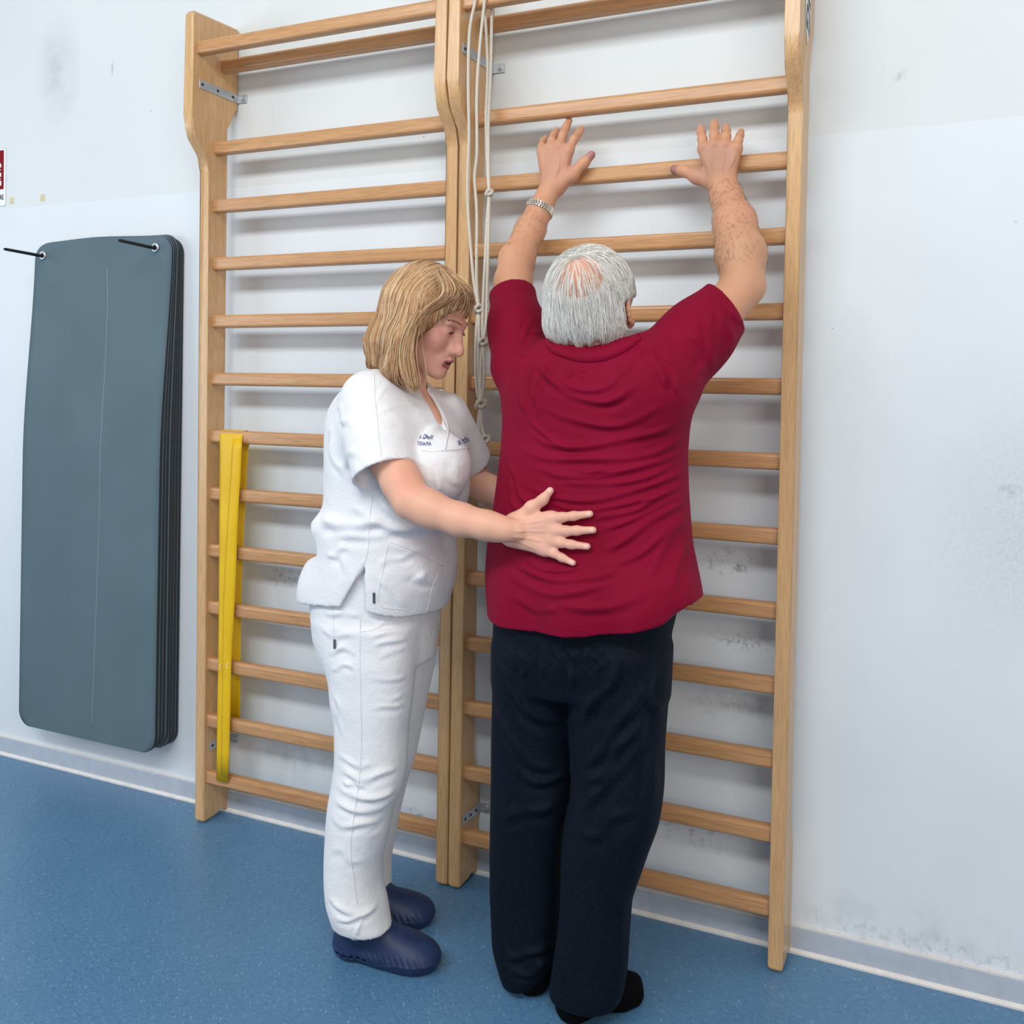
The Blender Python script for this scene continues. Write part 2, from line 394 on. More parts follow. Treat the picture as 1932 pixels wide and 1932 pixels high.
def floor_mat():
    m, nt, b = mat('blue_linoleum', .36, 0, .45); v = coords(nt)
    c = ramp(nt, noise(nt, v, 2.0, 4, .6), [(.3, s2l(74, 118, 154)), (.7, s2l(88, 132, 168))])
    c2 = ramp(nt, noise(nt, coords(nt, (60, 190, 1), (0, 0, .5)), 1., 3), [(.35, s2l(68, 110, 148)), (.65, s2l(98, 142, 176))]); c = mix(nt, .45, c, c2)
    for sc_, rot, sx, lo, col, amt, seed in [(1, .95, (45, 200, 1), .12, s2l(140, 172, 198), .40, 0), (1, .75, (50, 220, 1), .12, s2l(42, 76, 118), .45, 7), (1, 1.15, (30, 120, 1), .06, s2l(170, 198, 216), .55, 3)]:
        vo = N(nt, 'ShaderNodeTexVoronoi'); vo.inputs['Scale'].default_value = 1
        mp = N(nt, 'ShaderNodeMapping'); mp.inputs['Rotation'].default_value = (0, 0, rot); mp.inputs['Location'].default_value = (seed, seed, 0)
        mp2 = N(nt, 'ShaderNodeMapping'); mp2.inputs['Scale'].default_value = sx; nt.links.new(v, mp.inputs[0]); nt.links.new(mp.outputs[0], mp2.inputs[0])
        wv = N(nt, 'ShaderNodeTexNoise'); wv.inputs['Scale'].default_value = 30; nt.links.new(v, wv.inputs['Vector'])
        nt.links.new(mix(nt, .25, mp2.outputs[0], wv.outputs['Color'], 'ADD'), vo.inputs['Vector'])
        pick = N(nt, 'ShaderNodeSeparateColor'); nt.links.new(vo.outputs['Color'], pick.inputs[0])
        f = math_(nt, 'MULTIPLY', ramp(nt, vo.outputs['Distance'], [(lo*1.5, 1.), (lo*3, 0.)]), math_(nt, 'GREATER_THAN', pick.outputs[0], .74))
        c = mix(nt, math_(nt, 'MULTIPLY', f, amt), c, col)
    nt.links.new(c, b.inputs['Base Color']); bump(nt, b, noise(nt, v, 60, 3), .04, .002)
    return m
bm = bmesh.new(); box(bm, -4, 5, -5, .15, -.12, 0); tag(bm_obj('floor', bm, floor_mat()), kind='structure')
BBM = plain('brushed_aluminium', s2l(192, 200, 210), .42, .2, .05, 30); BEAD = plain('ivory_bead', s2l(226, 222, 218), .4)
bm = bmesh.new(); prism_x(bm, [(0, .0), (-.009, .0), (-.009, .064), (-.006, .0672), (0, .0672)], -4, 5)
bb = tag(bm_obj('baseboard_back', bm, BBM), kind='structure')
bm = bmesh.new(); prism_x(bm, [(-.009, 0), (-.015, 0), (-.0155, .005), (-.013, .010), (-.009, .012)], -4, 5); bm_obj('bead', bm, BEAD, bb)
bm = bmesh.new(); prism_x(bm, [(-.001, .0665), (-.0095, .0665), (-.0095, .0690), (-.001, .0690)], -4, 5); bm_obj('highlight_lip', bm, BEAD, bb)  # pale strip that paints the highlight line along the baseboard's top edge

# ------------------------------------------------------------------ wall bars
S_, Z0, W_, T_, GAP = .1785, .14411, .90925, .0357, .0041
def scurve(y0, z0, y1, z1, n=8):
    return [(y0+(y1-y0)*(.5-.5*math.cos(math.pi*i/n))*1., z0+(z1-z0)*i/n) for i in range(n+1)]
POST = [(-.008, 2.508), (-.190, 2.500)] + [(-.2005, 2.488)] + [(-.2005, 2.19)] + scurve(-.2005, 2.165, -.120, 2.03, 6) + [(-.120, .014), (-.110, .001)] \
    + [(-.085, .003), (-.062, .020), (-.040, .030), (-.020, .010), (-.008, .001), (-.002, .002), (-.002, .275), (-.008, .292), (-.046, .335), (-.050, .35), (-.050, 2.18), (-.047, 2.20), (-.006, 2.245), (-.002, 2.255), (-.002, 2.500)]
RUNGZ = [Z0+k*S_ for k in range(12)]
RUNGS = [(-.092, z) for z in RUNGZ] + [(-.067, 2.368), (-.169, 2.392)]
def rung_profile(cy, cz, a=.0165, b=.0200):
    c = .0085; out = []
    for sy, sz, q0 in ((1, 1, 0), (-1, 1, 90), (-1, -1, 180), (1, -1, 270)):
        for t in (0, 30, 60, 90):
            q = math.radians(q0+t); out.append((cy+sy*(a-c)+c*math.cos(q)*1., cz+sz*(b-c)+c*math.sin(q)))
    return out
def bracket(parent, xf, sgn, y0, z, tab=True):
    bm = bmesh.new(); x0, x1 = sorted((xf, xf+sgn*.003)); box(bm, x0, x1, y0, -.0005, z-.013, z+.013, .001, 1)
    x0, x1 = sorted((xf, xf+sgn*.034)); box(bm, x0, x1, -.0045, -.0012, z-.013, z+.013, .001, 1)
    br = bm_obj('bracket', bm, STEEL, parent); br['label'] = 'zinc plated L-shaped bracket'
    for yy in (y0+.012, (y0-.02)/2, -.03):
        V, F = tube_data([(xf+sgn*.0028, yy, z), (xf+sgn*.0045, yy, z)], .004, 10); mesh_obj('screw', V, F, DARK, br, False)
    V, F = tube_data([(xf+sgn*.021, -.0045, z), (xf+sgn*.021, -.0075, z)], .0085, 14); mesh_obj('washer', V, F, STEEL, br, False)
    V, F = tube_data([(xf+sgn*.021, -.0075, z), (xf+sgn*.021, -.0135, z)], .0055, 6); mesh_obj('bolt', V, F, STEEL, br, False)
def bars(x0, label, brk):
    t = empty('wall_bars', (x0+W_/2, -.06, 0)); tag(t, label, 'wall bars', 'wooden wall bar sections')
    for xa in (x0, x0+W_-T_):
        bm = bmesh.new(); prism_x(bm, POST, xa+.0003, xa+T_-.0003, .0085, 4); o = bm_obj('post', bm, WPOST, t, True)
        o.modifiers.new('wn', 'WEIGHTED_NORMAL')
    for cy, cz in RUNGS:
        bm = bmesh.new(); prism_x(bm, rung_profile(cy, cz), x0+T_-.012, x0+W_-T_+.012); o = bm_obj('rung', bm, WRUNG, t, False)
    for side, y0, z in brk:
        if side < 0: bracket(t, x0+T_, 1, y0, z)
        else: bracket(t, x0+W_-T_, -1, y0, z)
    return t
A1 = bars(0, 'left section of beech wall bars, with a yellow exercise band draped on it', [(-1, -.175, 2.286), (-1, -.095, .238)])
A2 = bars(W_+GAP, 'right section of beech wall bars, in front of which the man raises his arms', [(-1, -.185, 2.272), (-1, -.105, .19), (1, -.1, .255)])
# maker's plate on the outer face of the last post
XE = 2*W_+GAP
LAB = plain('label_silver', s2l(222, 224, 222), .5); LBK = plain('label_ink', s2l(45, 45, 52), .5)
pl = [(-.137, 2.50-.03), (-.137, 2.243), (-.1035, 2.190), (-.070, 2.243), (-.070, 2.47)]
bm = bmesh.new(); prism_x(bm, pl, XE-.0004, XE+.0004); plate = bm_obj('plate_edge', bm, LBK, A2); plate.name = 'maker_plate'
pl = [(y*1. + (.0015 if y < -.11 else (-.0015 if y > -.09 else 0)), z-(.0 if z > 2.3 else -.0022)) for y, z in pl]
bm = bmesh.new(); prism_x(bm, pl, XE-.0003, XE+.0008); bm_obj('plate_face', bm, LAB, plate)
def text_mesh(txt, size, shear=0, ext=0.0004, bold=0, xs=1.):
    cu = bpy.data.curves.new('t', 'FONT'); cu.body = txt; cu.size = size; cu.shear = shear; cu.extrude = ext; cu.offset = bold; cu.align_x = 'CENTER'; cu.align_y = 'CENTER'; cu.resolution_u = 3
    o = bpy.data.objects.new('t', cu); COL.objects.link(o); dg = bpy.context.evaluated_depsgraph_get(); me = o.evaluated_get(dg).to_mesh()
    V = np.array([v.co[:] for v in me.vertices]); F = [tuple(p.vertices) for p in me.polygons]; o.evaluated_get(dg).to_mesh_clear()
    bpy.data.objects.remove(o); bpy.data.curves.remove(cu); V[:, 0] *= xs; return V, F
V, F = text_mesh('GIG', .066, .25, .0004, .0022, 1.35)
# letters read downwards: text x -> -z, text y -> +y
mesh_obj('lettering', np.stack([XE+.0010+V[:, 2]*.5, -.1035+V[:, 1], 2.305-V[:, 0]], 1), F, LBK, plate, False)

# ------------------------------------------------------------------ mats on pegs
MATM, nt, b = mat('mat_foam', .75, 0, .3); v = coords(nt); f = noise(nt, v, 300, 2)
wv = N(nt, 'ShaderNodeTexWave', wave_type='BANDS', bands_direction='Z'); wv.inputs['Scale'].default_value = 110; nt.links.new(v, wv.inputs['Vector'])
base = ramp(nt, noise(nt, v, 4, 3), [(.3, s2l(88, 108, 118)), (.7, s2l(94, 114, 124))]); nt.links.new(mix(nt, .1, base, wv.outputs['Color'], 'MULTIPLY'), b.inputs['Base Color']); bump(nt, b, wv.outputs['Fac'], .15, .001)
MATD = plain('mat_foam_dark', s2l(40, 44, 48), .8, 0, .15, 60); EYE = plain('grommet', s2l(185, 190, 195), .35, .8); CREASE = plain('crease', s2l(128, 150, 160), .7)
MW = .640; MX0, MX1 = -.830, -.190; MZ0, MZ1 = .176, 1.866
def gym_mat(i, n, lab):
    yb = -.004-i*.0066; dz = random.uniform(-.006, .006); dx = (n-1-i)*.0012 + random.uniform(-.002, .002)
    last = i == n-1
    nx, nz = 24, 60; r = .055; th = .0115
    t = empty('exercise_mat', (MX0+MW/2, yb, MZ1)); tag(t, lab, 'exercise mat', 'exercise mats hanging on wall pegs')
    # outline grid with rounded corners: per row width
    V = []; F = []
    rows = [MZ0+(MZ1-MZ0)*j/nz for j in range(nz+1)]
    def extra(z, z0, z1):
        e = 0
        for zz in (z-z0, z1-z):
            if zz < r: e = max(e, r-math.sqrt(max(0, r*r-(r-zz)**2)))
        return e
    rows = sorted(set([MZ0+r*(1-math.cos(a*math.pi/16)) for a in range(9)]+[MZ1-r*(1-math.cos(a*math.pi/16)) for a in range(9)]+[z for z in rows if MZ0+r < z < MZ1-r]))
    for side in (0, 1):
        for z in rows:
            e = extra(z, MZ0, MZ1)
            for k in range(nx+1):
                u = k/nx; x = MX0+dx+e+(MW-2*e)*u
                h = (z-MZ0)/(MZ1-MZ0)
                g_ = min(1, (1-h)/.45); g_ = g_*g_*(3-2*g_); flare = -i*.0052*g_ - .012*(1-h)*i/n; tt = .0062+.0050*g_
                wave = -.0035*math.cos((u-.45)*6.0)*h**3*(i/n)
                V.append((x, yb+flare+wave-(tt if side else 0), z+dz + (.0035*math.sin((u-.15)*6.)*h**8 - .03*(1-u)*0 )))
    nr = len(rows); M = (nx+1)*nr
    for j in range(nr-1):
        for k in range(nx):
            a = j*(nx+1)+k; F.append((a, a+nx+1, a+nx+2, a+1)); a += M; F.append((a, a+1, a+nx+2, a+nx+1))
    loop = [k for k in range(nx+1)]+[j*(nx+1)+nx for j in range(1, nr)]+[(nr-1)*(nx+1)+k for k in range(nx-1, -1, -1)]+[j*(nx+1) for j in range(nr-2, 0, -1)]
    for a, b2 in zip(loop, loop[1:]+loop[:1]): F.append((a, b2, b2+M, a+M))
    o = mesh_obj('foam_sheet', V, F, MATM, t, True); o.data.materials.append(MATD)
    for p in o.data.polygons[-len(loop):]: p.material_index = 1; p.use_smooth = False
    if last: return t, V
    return t, V
mlabels = ['dark foam mat flat against the wall, rearmost of the hanging stack', 'dark foam mat, second from the wall in the hanging stack', 'dark foam mat, third from the wall in the hanging stack',
           'dark foam mat in the middle of the hanging stack, fourth from the wall', 'dark foam mat, third from the front of the hanging stack', 'dark foam mat right behind the front mat of the hanging stack',
           'blue-grey foam mat with a pale crease, front of the hanging stack']
random.seed(4)
NM = 7
PEG = [(-.790, 1.819), (-.263, 1.823)]
for i in range(NM):
    t, V = gym_mat(i, NM, mlabels[i])
    yf = min(v[1] for v in V if v[2] > 1.7) - .0
    for gx, gz in PEG:
        vy = min((v for v in V), key=lambda v: (v[0]-gx)**2+(v[2]-gz)**2*1.+(0 if v[1] < -.005 else 1)*0)[1]
        vy = min(v[1] for v in V if abs(v[0]-gx) < .04 and abs(v[2]-gz) < .05)
        bm = bmesh.new(); ring = [(.0075, 0), (.0075, -.0025), (.010, -.004), (.0155, -.003), (.0165, 0)]; n = 20; vs = []
        for k in range(n):
            a = 2*math.pi*k/n; vs.append([bm.verts.new((gx+q*math.cos(a), vy+d, gz+q*math.sin(a))) for q, d in ring])
        for k in range(n):
            for q in range(4): bm.faces.new((vs[k][q], vs[k][q+1], vs[(k+1) % n][q+1], vs[(k+1) % n][q]))
        bm_obj('grommet', bm, EYE, t, True)
    if i == NM-1:
        pts = []
        for py in (480, 600, 700, 860, 1000, 1200, 1300, 1375):
            px = 180+ (6 if py > 550 else 0) + (py-600)*-.018 if py > 550 else 181
            pts.append(P(px, py, 0))
        # crease laid on the front face
        bv = BVHTree.FromPolygons([Vector(q) for q in V], [tuple(p.vertices) for p in t.children[0].data.polygons]); cr = []
        for k in range(40):
            py = 500+ (1376-500)*k/39; px = np.interp(py, [480, 560, 700, 1000, 1376], [179, 184, 187, 183, 171]); q = P(px, py, -.1); h = bv.ray_cast(Vector((q[0], -1, q[2])), Vector((0, 1, 0)))[0]
            if h is not None: cr.append((h.x, h.y+.0003, h.z))
        V2, F2 = tube_data(cr, .0013, 6); mesh_obj('crease', V2, F2, CREASE, t)
for (gx, gz), l in zip(PEG, ('black wall peg through the left grommets of the mats', 'black wall peg through the right grommets of the mats')):
    V, F = tube_data([(gx, 0, gz-.004), (gx, -.1, gz-.001), (gx, -.194, gz+.001), (gx, -.199, gz+.001)], [.0058, .0055, .005, .0035], 10)
    tag(mesh_obj('wall_peg', V, F, DARK), l, 'peg', 'pegs holding the mats')

# ------------------------------------------------------------------ yellow band
YEL, nt, b = mat('yellow_latex', .45, 0, .4); nt.links.new(ramp(nt, noise(nt, coords(nt), 12, 2), [(.3, s2l(224, 178, 4)), (.7, s2l(234, 190, 12))]), b.inputs['Base Color'])
b.inputs['Transmission Weight'].default_value = 0; b.inputs['Subsurface Weight'].default_value = .15; b.inputs['Subsurface Radius'].default_value = (.01, .008, .001)
YINK = plain('band_print', s2l(245, 235, 200), .5)
band = empty('exercise_band', (.08, -.1, 1.24)); tag(band, 'yellow elastic band draped over a rung of the left wall bars', 'exercise band')
def ribbon(name, rows, parent, m, th=.0012):
    "rows: list of lists of points across"
    R = [np.array(r, float) for r in rows]; n = len(R[0]); V = []; F = []
    for r in R: V += list(r)
    for i in range(len(R)-1):
        for j in range(n-1): F.append((i*n+j, i*n+j+1, (i+1)*n+j+1, (i+1)*n+j))
    o = mesh_obj(name, V, F, m, parent); s = o.modifiers.new('s', 'SOLIDIFY'); s.thickness = th; s.offset = 0; return o
zt = RUNGZ[6]
def brow(xa, xb, y, z, n=9, cur=.0, ph=0): return [(xa+(xb-xa)*k/(n-1), y-cur*math.sin(math.pi*k/(n-1))+ph*math.sin(2*math.pi*k/(n-1)), z) for k in range(n)]
xl_, xr_ = P(414, 830, -.111)[0], P(457, 830, -.111)[0]; rows = []
for a in range(-20, 190, 14):   # over the rung from the back to the front
    q = math.radians(a); rows.append(brow(xl_, xr_, -.092+.0185*math.cos(q), zt+.0220*math.sin(q)))
front = []
for (px0, px1, py) in [(414, 455, 850), (413.5, 452, 900), (413, 448, 960), (412.5, 445, 1030), (412, 441, 1100), (411.5, 437, 1180), (410.5, 434, 1260), (409, 433, 1340), (408, 430, 1420), (407, 429, 1474)]:
    a = P(px0, py, -.117); c = P(px1, py, -.117); front.append(brow(a[0], c[0], -.1145, (a[2]+c[2])/2, 9, .004))
ribbon('front_strip', rows[3:]+front, band, YEL)
fold = []
for (px0, px1, py) in [(440, 456, 828), (437, 455, 850), (434, 453, 900), (430, 449, 960), (425, 446, 1040), (420, 442, 1140), (419, 436, 1240), (418, 434, 1340), (417, 432, 1420), (416, 430, 1465)]:
    a = P(px0, py, -.122); c = P(px1, py, -.122); fold.append(brow(a[0], c[0], -.1205, (a[2]+c[2])/2, 5, .002))
ribbon('folded_layer', fold, band, YEL)
back = [brow(.060, .113, -.0735, zt), ]
for (px0, px1, py) in [(425, 468, 850), (425, 463, 950), (420, 458, 1050), (418, 455, 1150), (415, 454, 1250), (415, 453, 1365)]:
    a = P(px0, py, -.071); c = P(px1, py, -.071); back.append(brow(a[0], c[0], -.0725+.001, (a[2]+c[2])/2, 9, .002))
ribbon('back_strip', rows[:4][::-1]+back[1:], band, YEL)
for i, (px, py, ch, Y) in enumerate([(415.5, 1258, 'S', -.1205), (429.5, 1257, 'C', -.1245), (446, 989, 'D', -.0745)]):
    V, F = text_mesh(ch, .022, 0, .0002); q = P(px, py, Y); mesh_obj('print', np.stack([q[0]+V[:, 0]*.7, Y-.0013+V[:, 2]*.3, q[2]+V[:, 1]], 1), F, YINK, band, False)

# ------------------------------------------------------------------ knotted rope
ROPE = plain('cotton_cord', s2l(205, 198, 184), .85, 0, .12, 260, .5); ropeo = empty('knotted_rope', tuple(P(905, 10, -.2)))
tag(ropeo, 'beige cotton rope looped over the top rung, with several knots', 'rope')
def rp(l): return [P(x, y, Y) for x, y, Y in l]
zr = 2.392
def over(px): q = P(px, 5, -.20); return q[0]
K0, K1, K2, K3, K4, K5, K6 = (923, 364, -.178), (904, 583, -.175), (911.5, 645, -.18), (907.5, 762, -.185), (897, 846, -.19), (901, 868, -.19), (915, 829, -.185)
xa, xb = over(894), over(912)
def top_arc(x, xo): return [(x, -.169-.024, zr-.01), (x+(xo-x)*.2, -.169-.019, zr+.016), (x+(xo-x)*.5, -.169, zr+.0255), (x+(xo-x)*.8, -.169+.019, zr+.016), (xo, -.169+.024, zr-.01)]
xc = P(914.6, 26, -.145)[0]; xd = P(927.5, 25, -.145)[0]
strands = [
 rp([K1, (896, 545, -.176), (891, 500, -.178), (883.5, 401, -.18), (882, 336, -.18), (885, 259, -.185), (883.5, 155, -.19), (886, 60, -.194)])+top_arc(xa, xc)+rp([(920, 129, -.146), (917, 225, -.15), (920, 320, -.17), K0]),
 rp([K1, (900, 545, -.176), (899, 500, -.178), (899.5, 400, -.18), (895.5, 336, -.18), (900, 285, -.185), (899.6, 181, -.19), (905, 91, -.193)])+top_arc(xb, xd)+rp([(926, 129, -.146), (921.5, 233, -.152), (922, 320, -.17), K0]),
 rp([K0, (918, 430, -.176), (915, 500, -.178), (912, 560, -.178), (910.5, 620, -.18), K2]), rp([K0, (922, 430, -.176), (920.5, 500, -.178), (919, 560, -.178), (917, 610, -.18), K2]),
 rp([K1, (899, 620, -.177), (897.5, 690, -.18), (901, 740, -.183), K3]), rp([K1, (904, 620, -.177), (903, 690, -.18), (906, 740, -.183), K3]),
 rp([K2, (908, 680, -.18), (907.5, 720, -.183), K3]), rp([K2, (913.5, 680, -.18), (914, 715, -.183), K3]),
 rp([K3, (903.5, 785, -.187), (900, 815, -.188), (895, 832, -.19), K4, K5, (900, 878, -.19)]), rp([K3, (905.5, 785, -.187), (903, 815, -.188), (899, 835, -.19), K4, K5]),
 rp([K3, (907.5, 785, -.187), (909.5, 808, -.186), K6, (916, 850, -.185), (918.7, 900, -.185)]),
]
for s in strands:
    V, F = tube_data(crom(s, 8), .0041, 8); mesh_obj('strand', V, F, ROPE, ropeo)
for (x, y, Y), sz in ((K0, .8), (K1, 1.15), (K2, 1.1), (K3, 1.25), (K4, 1.0), (K5, .9), (K6, 1.15)):
    c = P(x, y, Y); path = []
    for i in range(46):
        a = 2*math.pi*i/45*2
        path.append(c+sz*np.array([.0085*math.cos(a)*(1+.25*math.cos(1.5*a)), .0085*math.sin(a)*(1+.25*math.cos(1.5*a)), .0075*math.sin(1.5*a)+.002*math.cos(a)]))
    V, F = tube_data(path, .0044, 8); mesh_obj('knot', V, F, ROPE, ropeo)

# ------------------------------------------------------------------ sign and tape on the wall
SIGNW = plain('sign_white', s2l(232, 236, 236), .3); SRED = plain('sign_red', s2l(128, 0, 18), .6, 0, .05, 40, 0, .15); SWH = plain('sign_pictogram', s2l(235, 240, 232), .35)
a = P(12.5, 279, 0); c = P(12.5, 388, 0); sx1 = a[0]; sz1, sz0 = a[2], c[2]; sx0 = sx1-.2
sg = empty('fire_sign', ((sx0+sx1)/2, 0, sz0)); tag(sg, 'red and white fire equipment sign at the left edge of the photo', 'sign')
bm = bmesh.new(); box(bm, sx0, sx1, -.0025, 0, sz0, sz1, .004, 2); bm_obj('board', bm, SIGNW, sg)
rx1 = P(8.5, 300, 0)[0]; rz1 = P(8.5, 283.5, 0)[2]; rz0 = P(8.5, 357, 0)[2]
bm = bmesh.new(); box(bm, sx0+.008, rx1, -.0033, -.0024, rz0, rz1); bm_obj('red_panel', bm, SRED, sg)
# flame-like white pictogram cut by red strokes
def flat(name, pts, y, m):
    bm = bmesh.new(); v = [bm.verts.new((q[0], y, q[2])) for q in pts]; bm.faces.new(v); r = bmesh.ops.extrude_face_region(bm, geom=bm.faces[:])
    for e in r['geom']:
        if isinstance(e, bmesh.types.BMVert): e.co.y -= .0006
    return bm_obj(name, bm, m, sg)
for pts in ([(-9, 296), (-4, 300), (0, 305), (4, 311), (4, 317), (0, 314), (-9, 316)], [(-9, 317), (-1, 316), (3.5, 321.5), (0, 323.5), (-9, 323)], [(-9, 326), (0, 325.5), (4, 327), (3.8, 334), (0, 334.5), (-9, 334)], [(-9, 337), (0, 335.5), (3.6, 338), (0, 341.5), (-9, 342)], [(-9, 345), (0, 343.5), (4, 341), (4, 350.5), (-9, 352)]):
    flat('pictogram', [P(x, y, 0) for x, y in pts], -.0034, SWH)
V, F = text_mesh('ESTINTORE', .026, 0, .0003, .0004, .68); q = P(8.3, 372.5, 0); V[:, 0] -= V[:, 0].max(); mesh_obj('lettering', np.stack([q[0]+V[:, 0], -.003+V[:, 2], q[2]+V[:, 1]], 1), F, LBK, sg, False)
TAPE = plain('old_tape', s2l(208, 196, 152), .6)
for (px, py), l in (((22, 378.5), 'small yellowed tape square beside the sign'), ((80.5, 373), 'small yellowed tape square above the hanging mats')):
    q = P(px, py, 0); bm = bmesh.new(); box(bm, q[0]-.0105, q[0]+.0105, -.0012, 0, q[2]-.0115, q[2]+.0115, .0004, 1); tag(bm_obj('tape_square', bm, TAPE), l, 'tape', 'tape squares left on the wall')
# ------------------------------------------------------------------ people: shared bits
SKIN = vcol('skin', .52, .07, 30, .10, 260, .35, .08)
def rowring(py, pl, pr, Yc, ry, rot=0.):
    a = P(pl, py, Yc); b = P(pr, py, Yc); cx = (a[0]+b[0])/2; th = math.atan2(CAM[0]-cx, Yc-CAM[1])
    h = (b[0]-a[0])/2*math.cos(th); rx = math.sqrt(max(h*h-(ry*math.sin(th))**2, (.35*h)**2))/math.cos(th)
    return ((a[2]+b[2])/2, cx, Yc, rx, ry)
def rows2rings(rows, shrink=0., zadd=0.):
    R = [rowring(*r) for r in rows]
    return [(z+zadd, x, y, max(rx-shrink, .02), max(ry-shrink, .02)) for z, x, y, rx, ry in R]
def lerp(a, b, t): return np.array(a)*(1-t)+np.array(b)*t
def finger(s, pts, r0, r1, k=.006):
    "pts: knuckle, joint, joint, tip"
    n = len(pts); rs = [r0+(r1-r0)*i/(n-1) for i in range(n)]
    s.chain(pts, rs, k)
def strands_on(sdf, roots, flow, steps, h, off, seed, rad=.0006, rise=0.0, wob=.12, stop=None):
    "grow strands over an implicit surface; returns list of paths"
    rng = np.random.RandomState(seed); Q = roots.copy(); paths = [Q.copy()]; alive = np.ones(len(Q), bool)
    bias = rng.normal(0, wob, (len(Q), 3)); offs = off*rng.uniform(.1, 1., len(Q))
    for i in range(steps):
        G = sdf.grad(Q); D = flow(Q, i/steps)+bias; D -= G*(D*G).sum(1)[:, None]; D /= np.linalg.norm(D, axis=1)[:, None]+1e-9
        Q2 = Q+D*h; d = sdf(Q2); G = sdf.grad(Q2); Q2 = Q2-G*(np.clip(d-offs-rise*i, -.02, .02))[:, None]
        if stop is not None: alive &= ~stop(Q2)
        Q = np.where(alive[:, None], Q2, Q); paths.append(Q.copy())
    return np.stack(paths, 1)
def ribbons(name, paths, width, m, parent, col, sdf=None, k=3):
    "strand paths (n,s,3) -> one mesh of thin tapered 3-sided strands with a colour each"
    n, s, _ = paths.shape; T = np.gradient(paths, axis=1); T /= np.linalg.norm(T, axis=2)[..., None]+1e-9
    ref = np.array([.3, -.9, .3]); U = np.cross(T, ref); U /= np.linalg.norm(U, axis=2)[..., None]+1e-9; Wv = np.cross(T, U)
    tp = np.sin(np.pi*np.clip(np.linspace(.12, 1.0, s), 0, 1))**.5; w = (width[:, None] if np.ndim(width) else width)*tp[None]
    rings = []
    for j in range(k):
        a = 2*math.pi*j/k; rings.append(paths+(U*math.cos(a)+Wv*math.sin(a)*.6)*w[..., None])
    V = np.stack(rings, 2).reshape(-1, 3); idx = np.arange(n*s*k).reshape(n, s, k)
    F = []
    for j in range(k):
        a = idx[:, :-1, j]; b = idx[:, :-1, (j+1) % k]; c = idx[:, 1:, (j+1) % k]; d = idx[:, 1:, j]; F.append(np.stack([a, b, c, d], -1).reshape(-1, 4))
    C = np.repeat(col, s*k, axis=0)
    return mesh_obj(name, V, np.concatenate(F), m, parent, True, C)
HAIRM = vcol('hair', .42, .1, 90, 0, 0, .5); HAIRM.node_tree.nodes['Principled BSDF'].inputs['Anisotropic'].default_value = .5
def foot(s, heel, toe, r=.034, hgt=.0, k=.03):
    "sock foot from ground points heel (back) and toe (front)"
    heel = np.array(heel, float); toe = np.array(toe, float); f = toe-heel; f[2] = 0; L = np.linalg.norm(f); f /= L; z = np.array([0, 0, 1.])
    sd = np.cross(f, z)
    a = heel+f*.035
    s.cap(a+z*.036, a+z*.085+f*.01, .035, .037, k)
    s.cap(a+z*.034, heel+f*(L*.5)+z*.034, .034, .036, k, n=None)
    s.cap(heel+f*(L*.3)+z*.055, heel+f*(L*.68)+z*.034, .034, .034, k)
    s.cap(heel+f*(L*.66)+z*.027-sd*.012, heel+f*(L-.034)+z*.024-sd*.014, .030, .024, k)
    s.cap(heel+f*(L*.66)+z*.027+sd*.016, heel+f*(L-.055)+z*.022+sd*.02, .028, .021, k)
    s.plane((0, 0, .002), (0, 0, -1))

# ------------------------------------------------------------------ the man
man = empty('person', (1.42, -.42, 0)); tag(man, 'grey-haired man in crimson shirt and black trousers reaching up, seen from behind', 'person')
YT = -.41
torso_rows = [(652, 1030, 1210, -.43, .055), (668, 992, 1262, -.425, .085), (700, 962, 1302, -.42, .108), (750, 951, 1308, -.42, .122), (800, 953, 1303, -.42, .128), (850, 951, 1299, -.42, .13),
              (916, 943, 1301, -.415, .135), (980, 935, 1306, -.41, .14), (1028, 927, 1311, -.41, .145), (1090, 922, 1317, -.41, .158), (1130, 923, 1318, -.41, .163), (1155, 925, 1318, -.41, .164), (1200, 928, 1316, -.41, .164)]
SHL = P(988, 690, -.415); SHR = P(1262, 695, -.415)
ELL = P(968, 532, -.27); ELR = P(1400, 538, -.29)
WRL = P(1025, 384, -.155); WRR = P(1367, 352, -.155)
legL = [(1210, 936, 1100, -.41, .13), (1300, 934, 1094, -.41, .115), (1400, 931, 1089, -.41, .105), (1452, 930, 1086, -.415, .095), (1503, 929, 1080, -.42, .088), (1550, 928, 1070, -.42, .086), (1608, 927, 1065, -.42, .084),
        (1686, 927, 1062, -.42, .08), (1787, 931, 1055, -.425, .076), (1830, 944, 1040, -.43, .072), (1848, 952, 1022, -.43, .064)]
legR = [(1210, 1075, 1268, -.41, .13), (1300, 1074, 1263, -.41, .115), (1400, 1078, 1255, -.415, .105), (1472, 1080, 1254, -.425, .098), (1511, 1079, 1250, -.43, .094), (1550, 1069, 1243, -.435, .09), (1600, 1063, 1224, -.44, .086),
        (1647, 1061, 1208, -.445, .082), (1690, 1060, 1193, -.45, .08), (1744, 1057, 1189, -.455, .078), (1822, 1046, 1184, -.46, .078), (1857, 1040, 1179, -.465, .077), (1882, 1037, 1170, -.468, .074)]
HL, TL = PF(988, 1884), PF(988, 1884)+np.array([.03, .25, 0]); HR = PF(1056, 1930); TR = PF(1222, 1874)
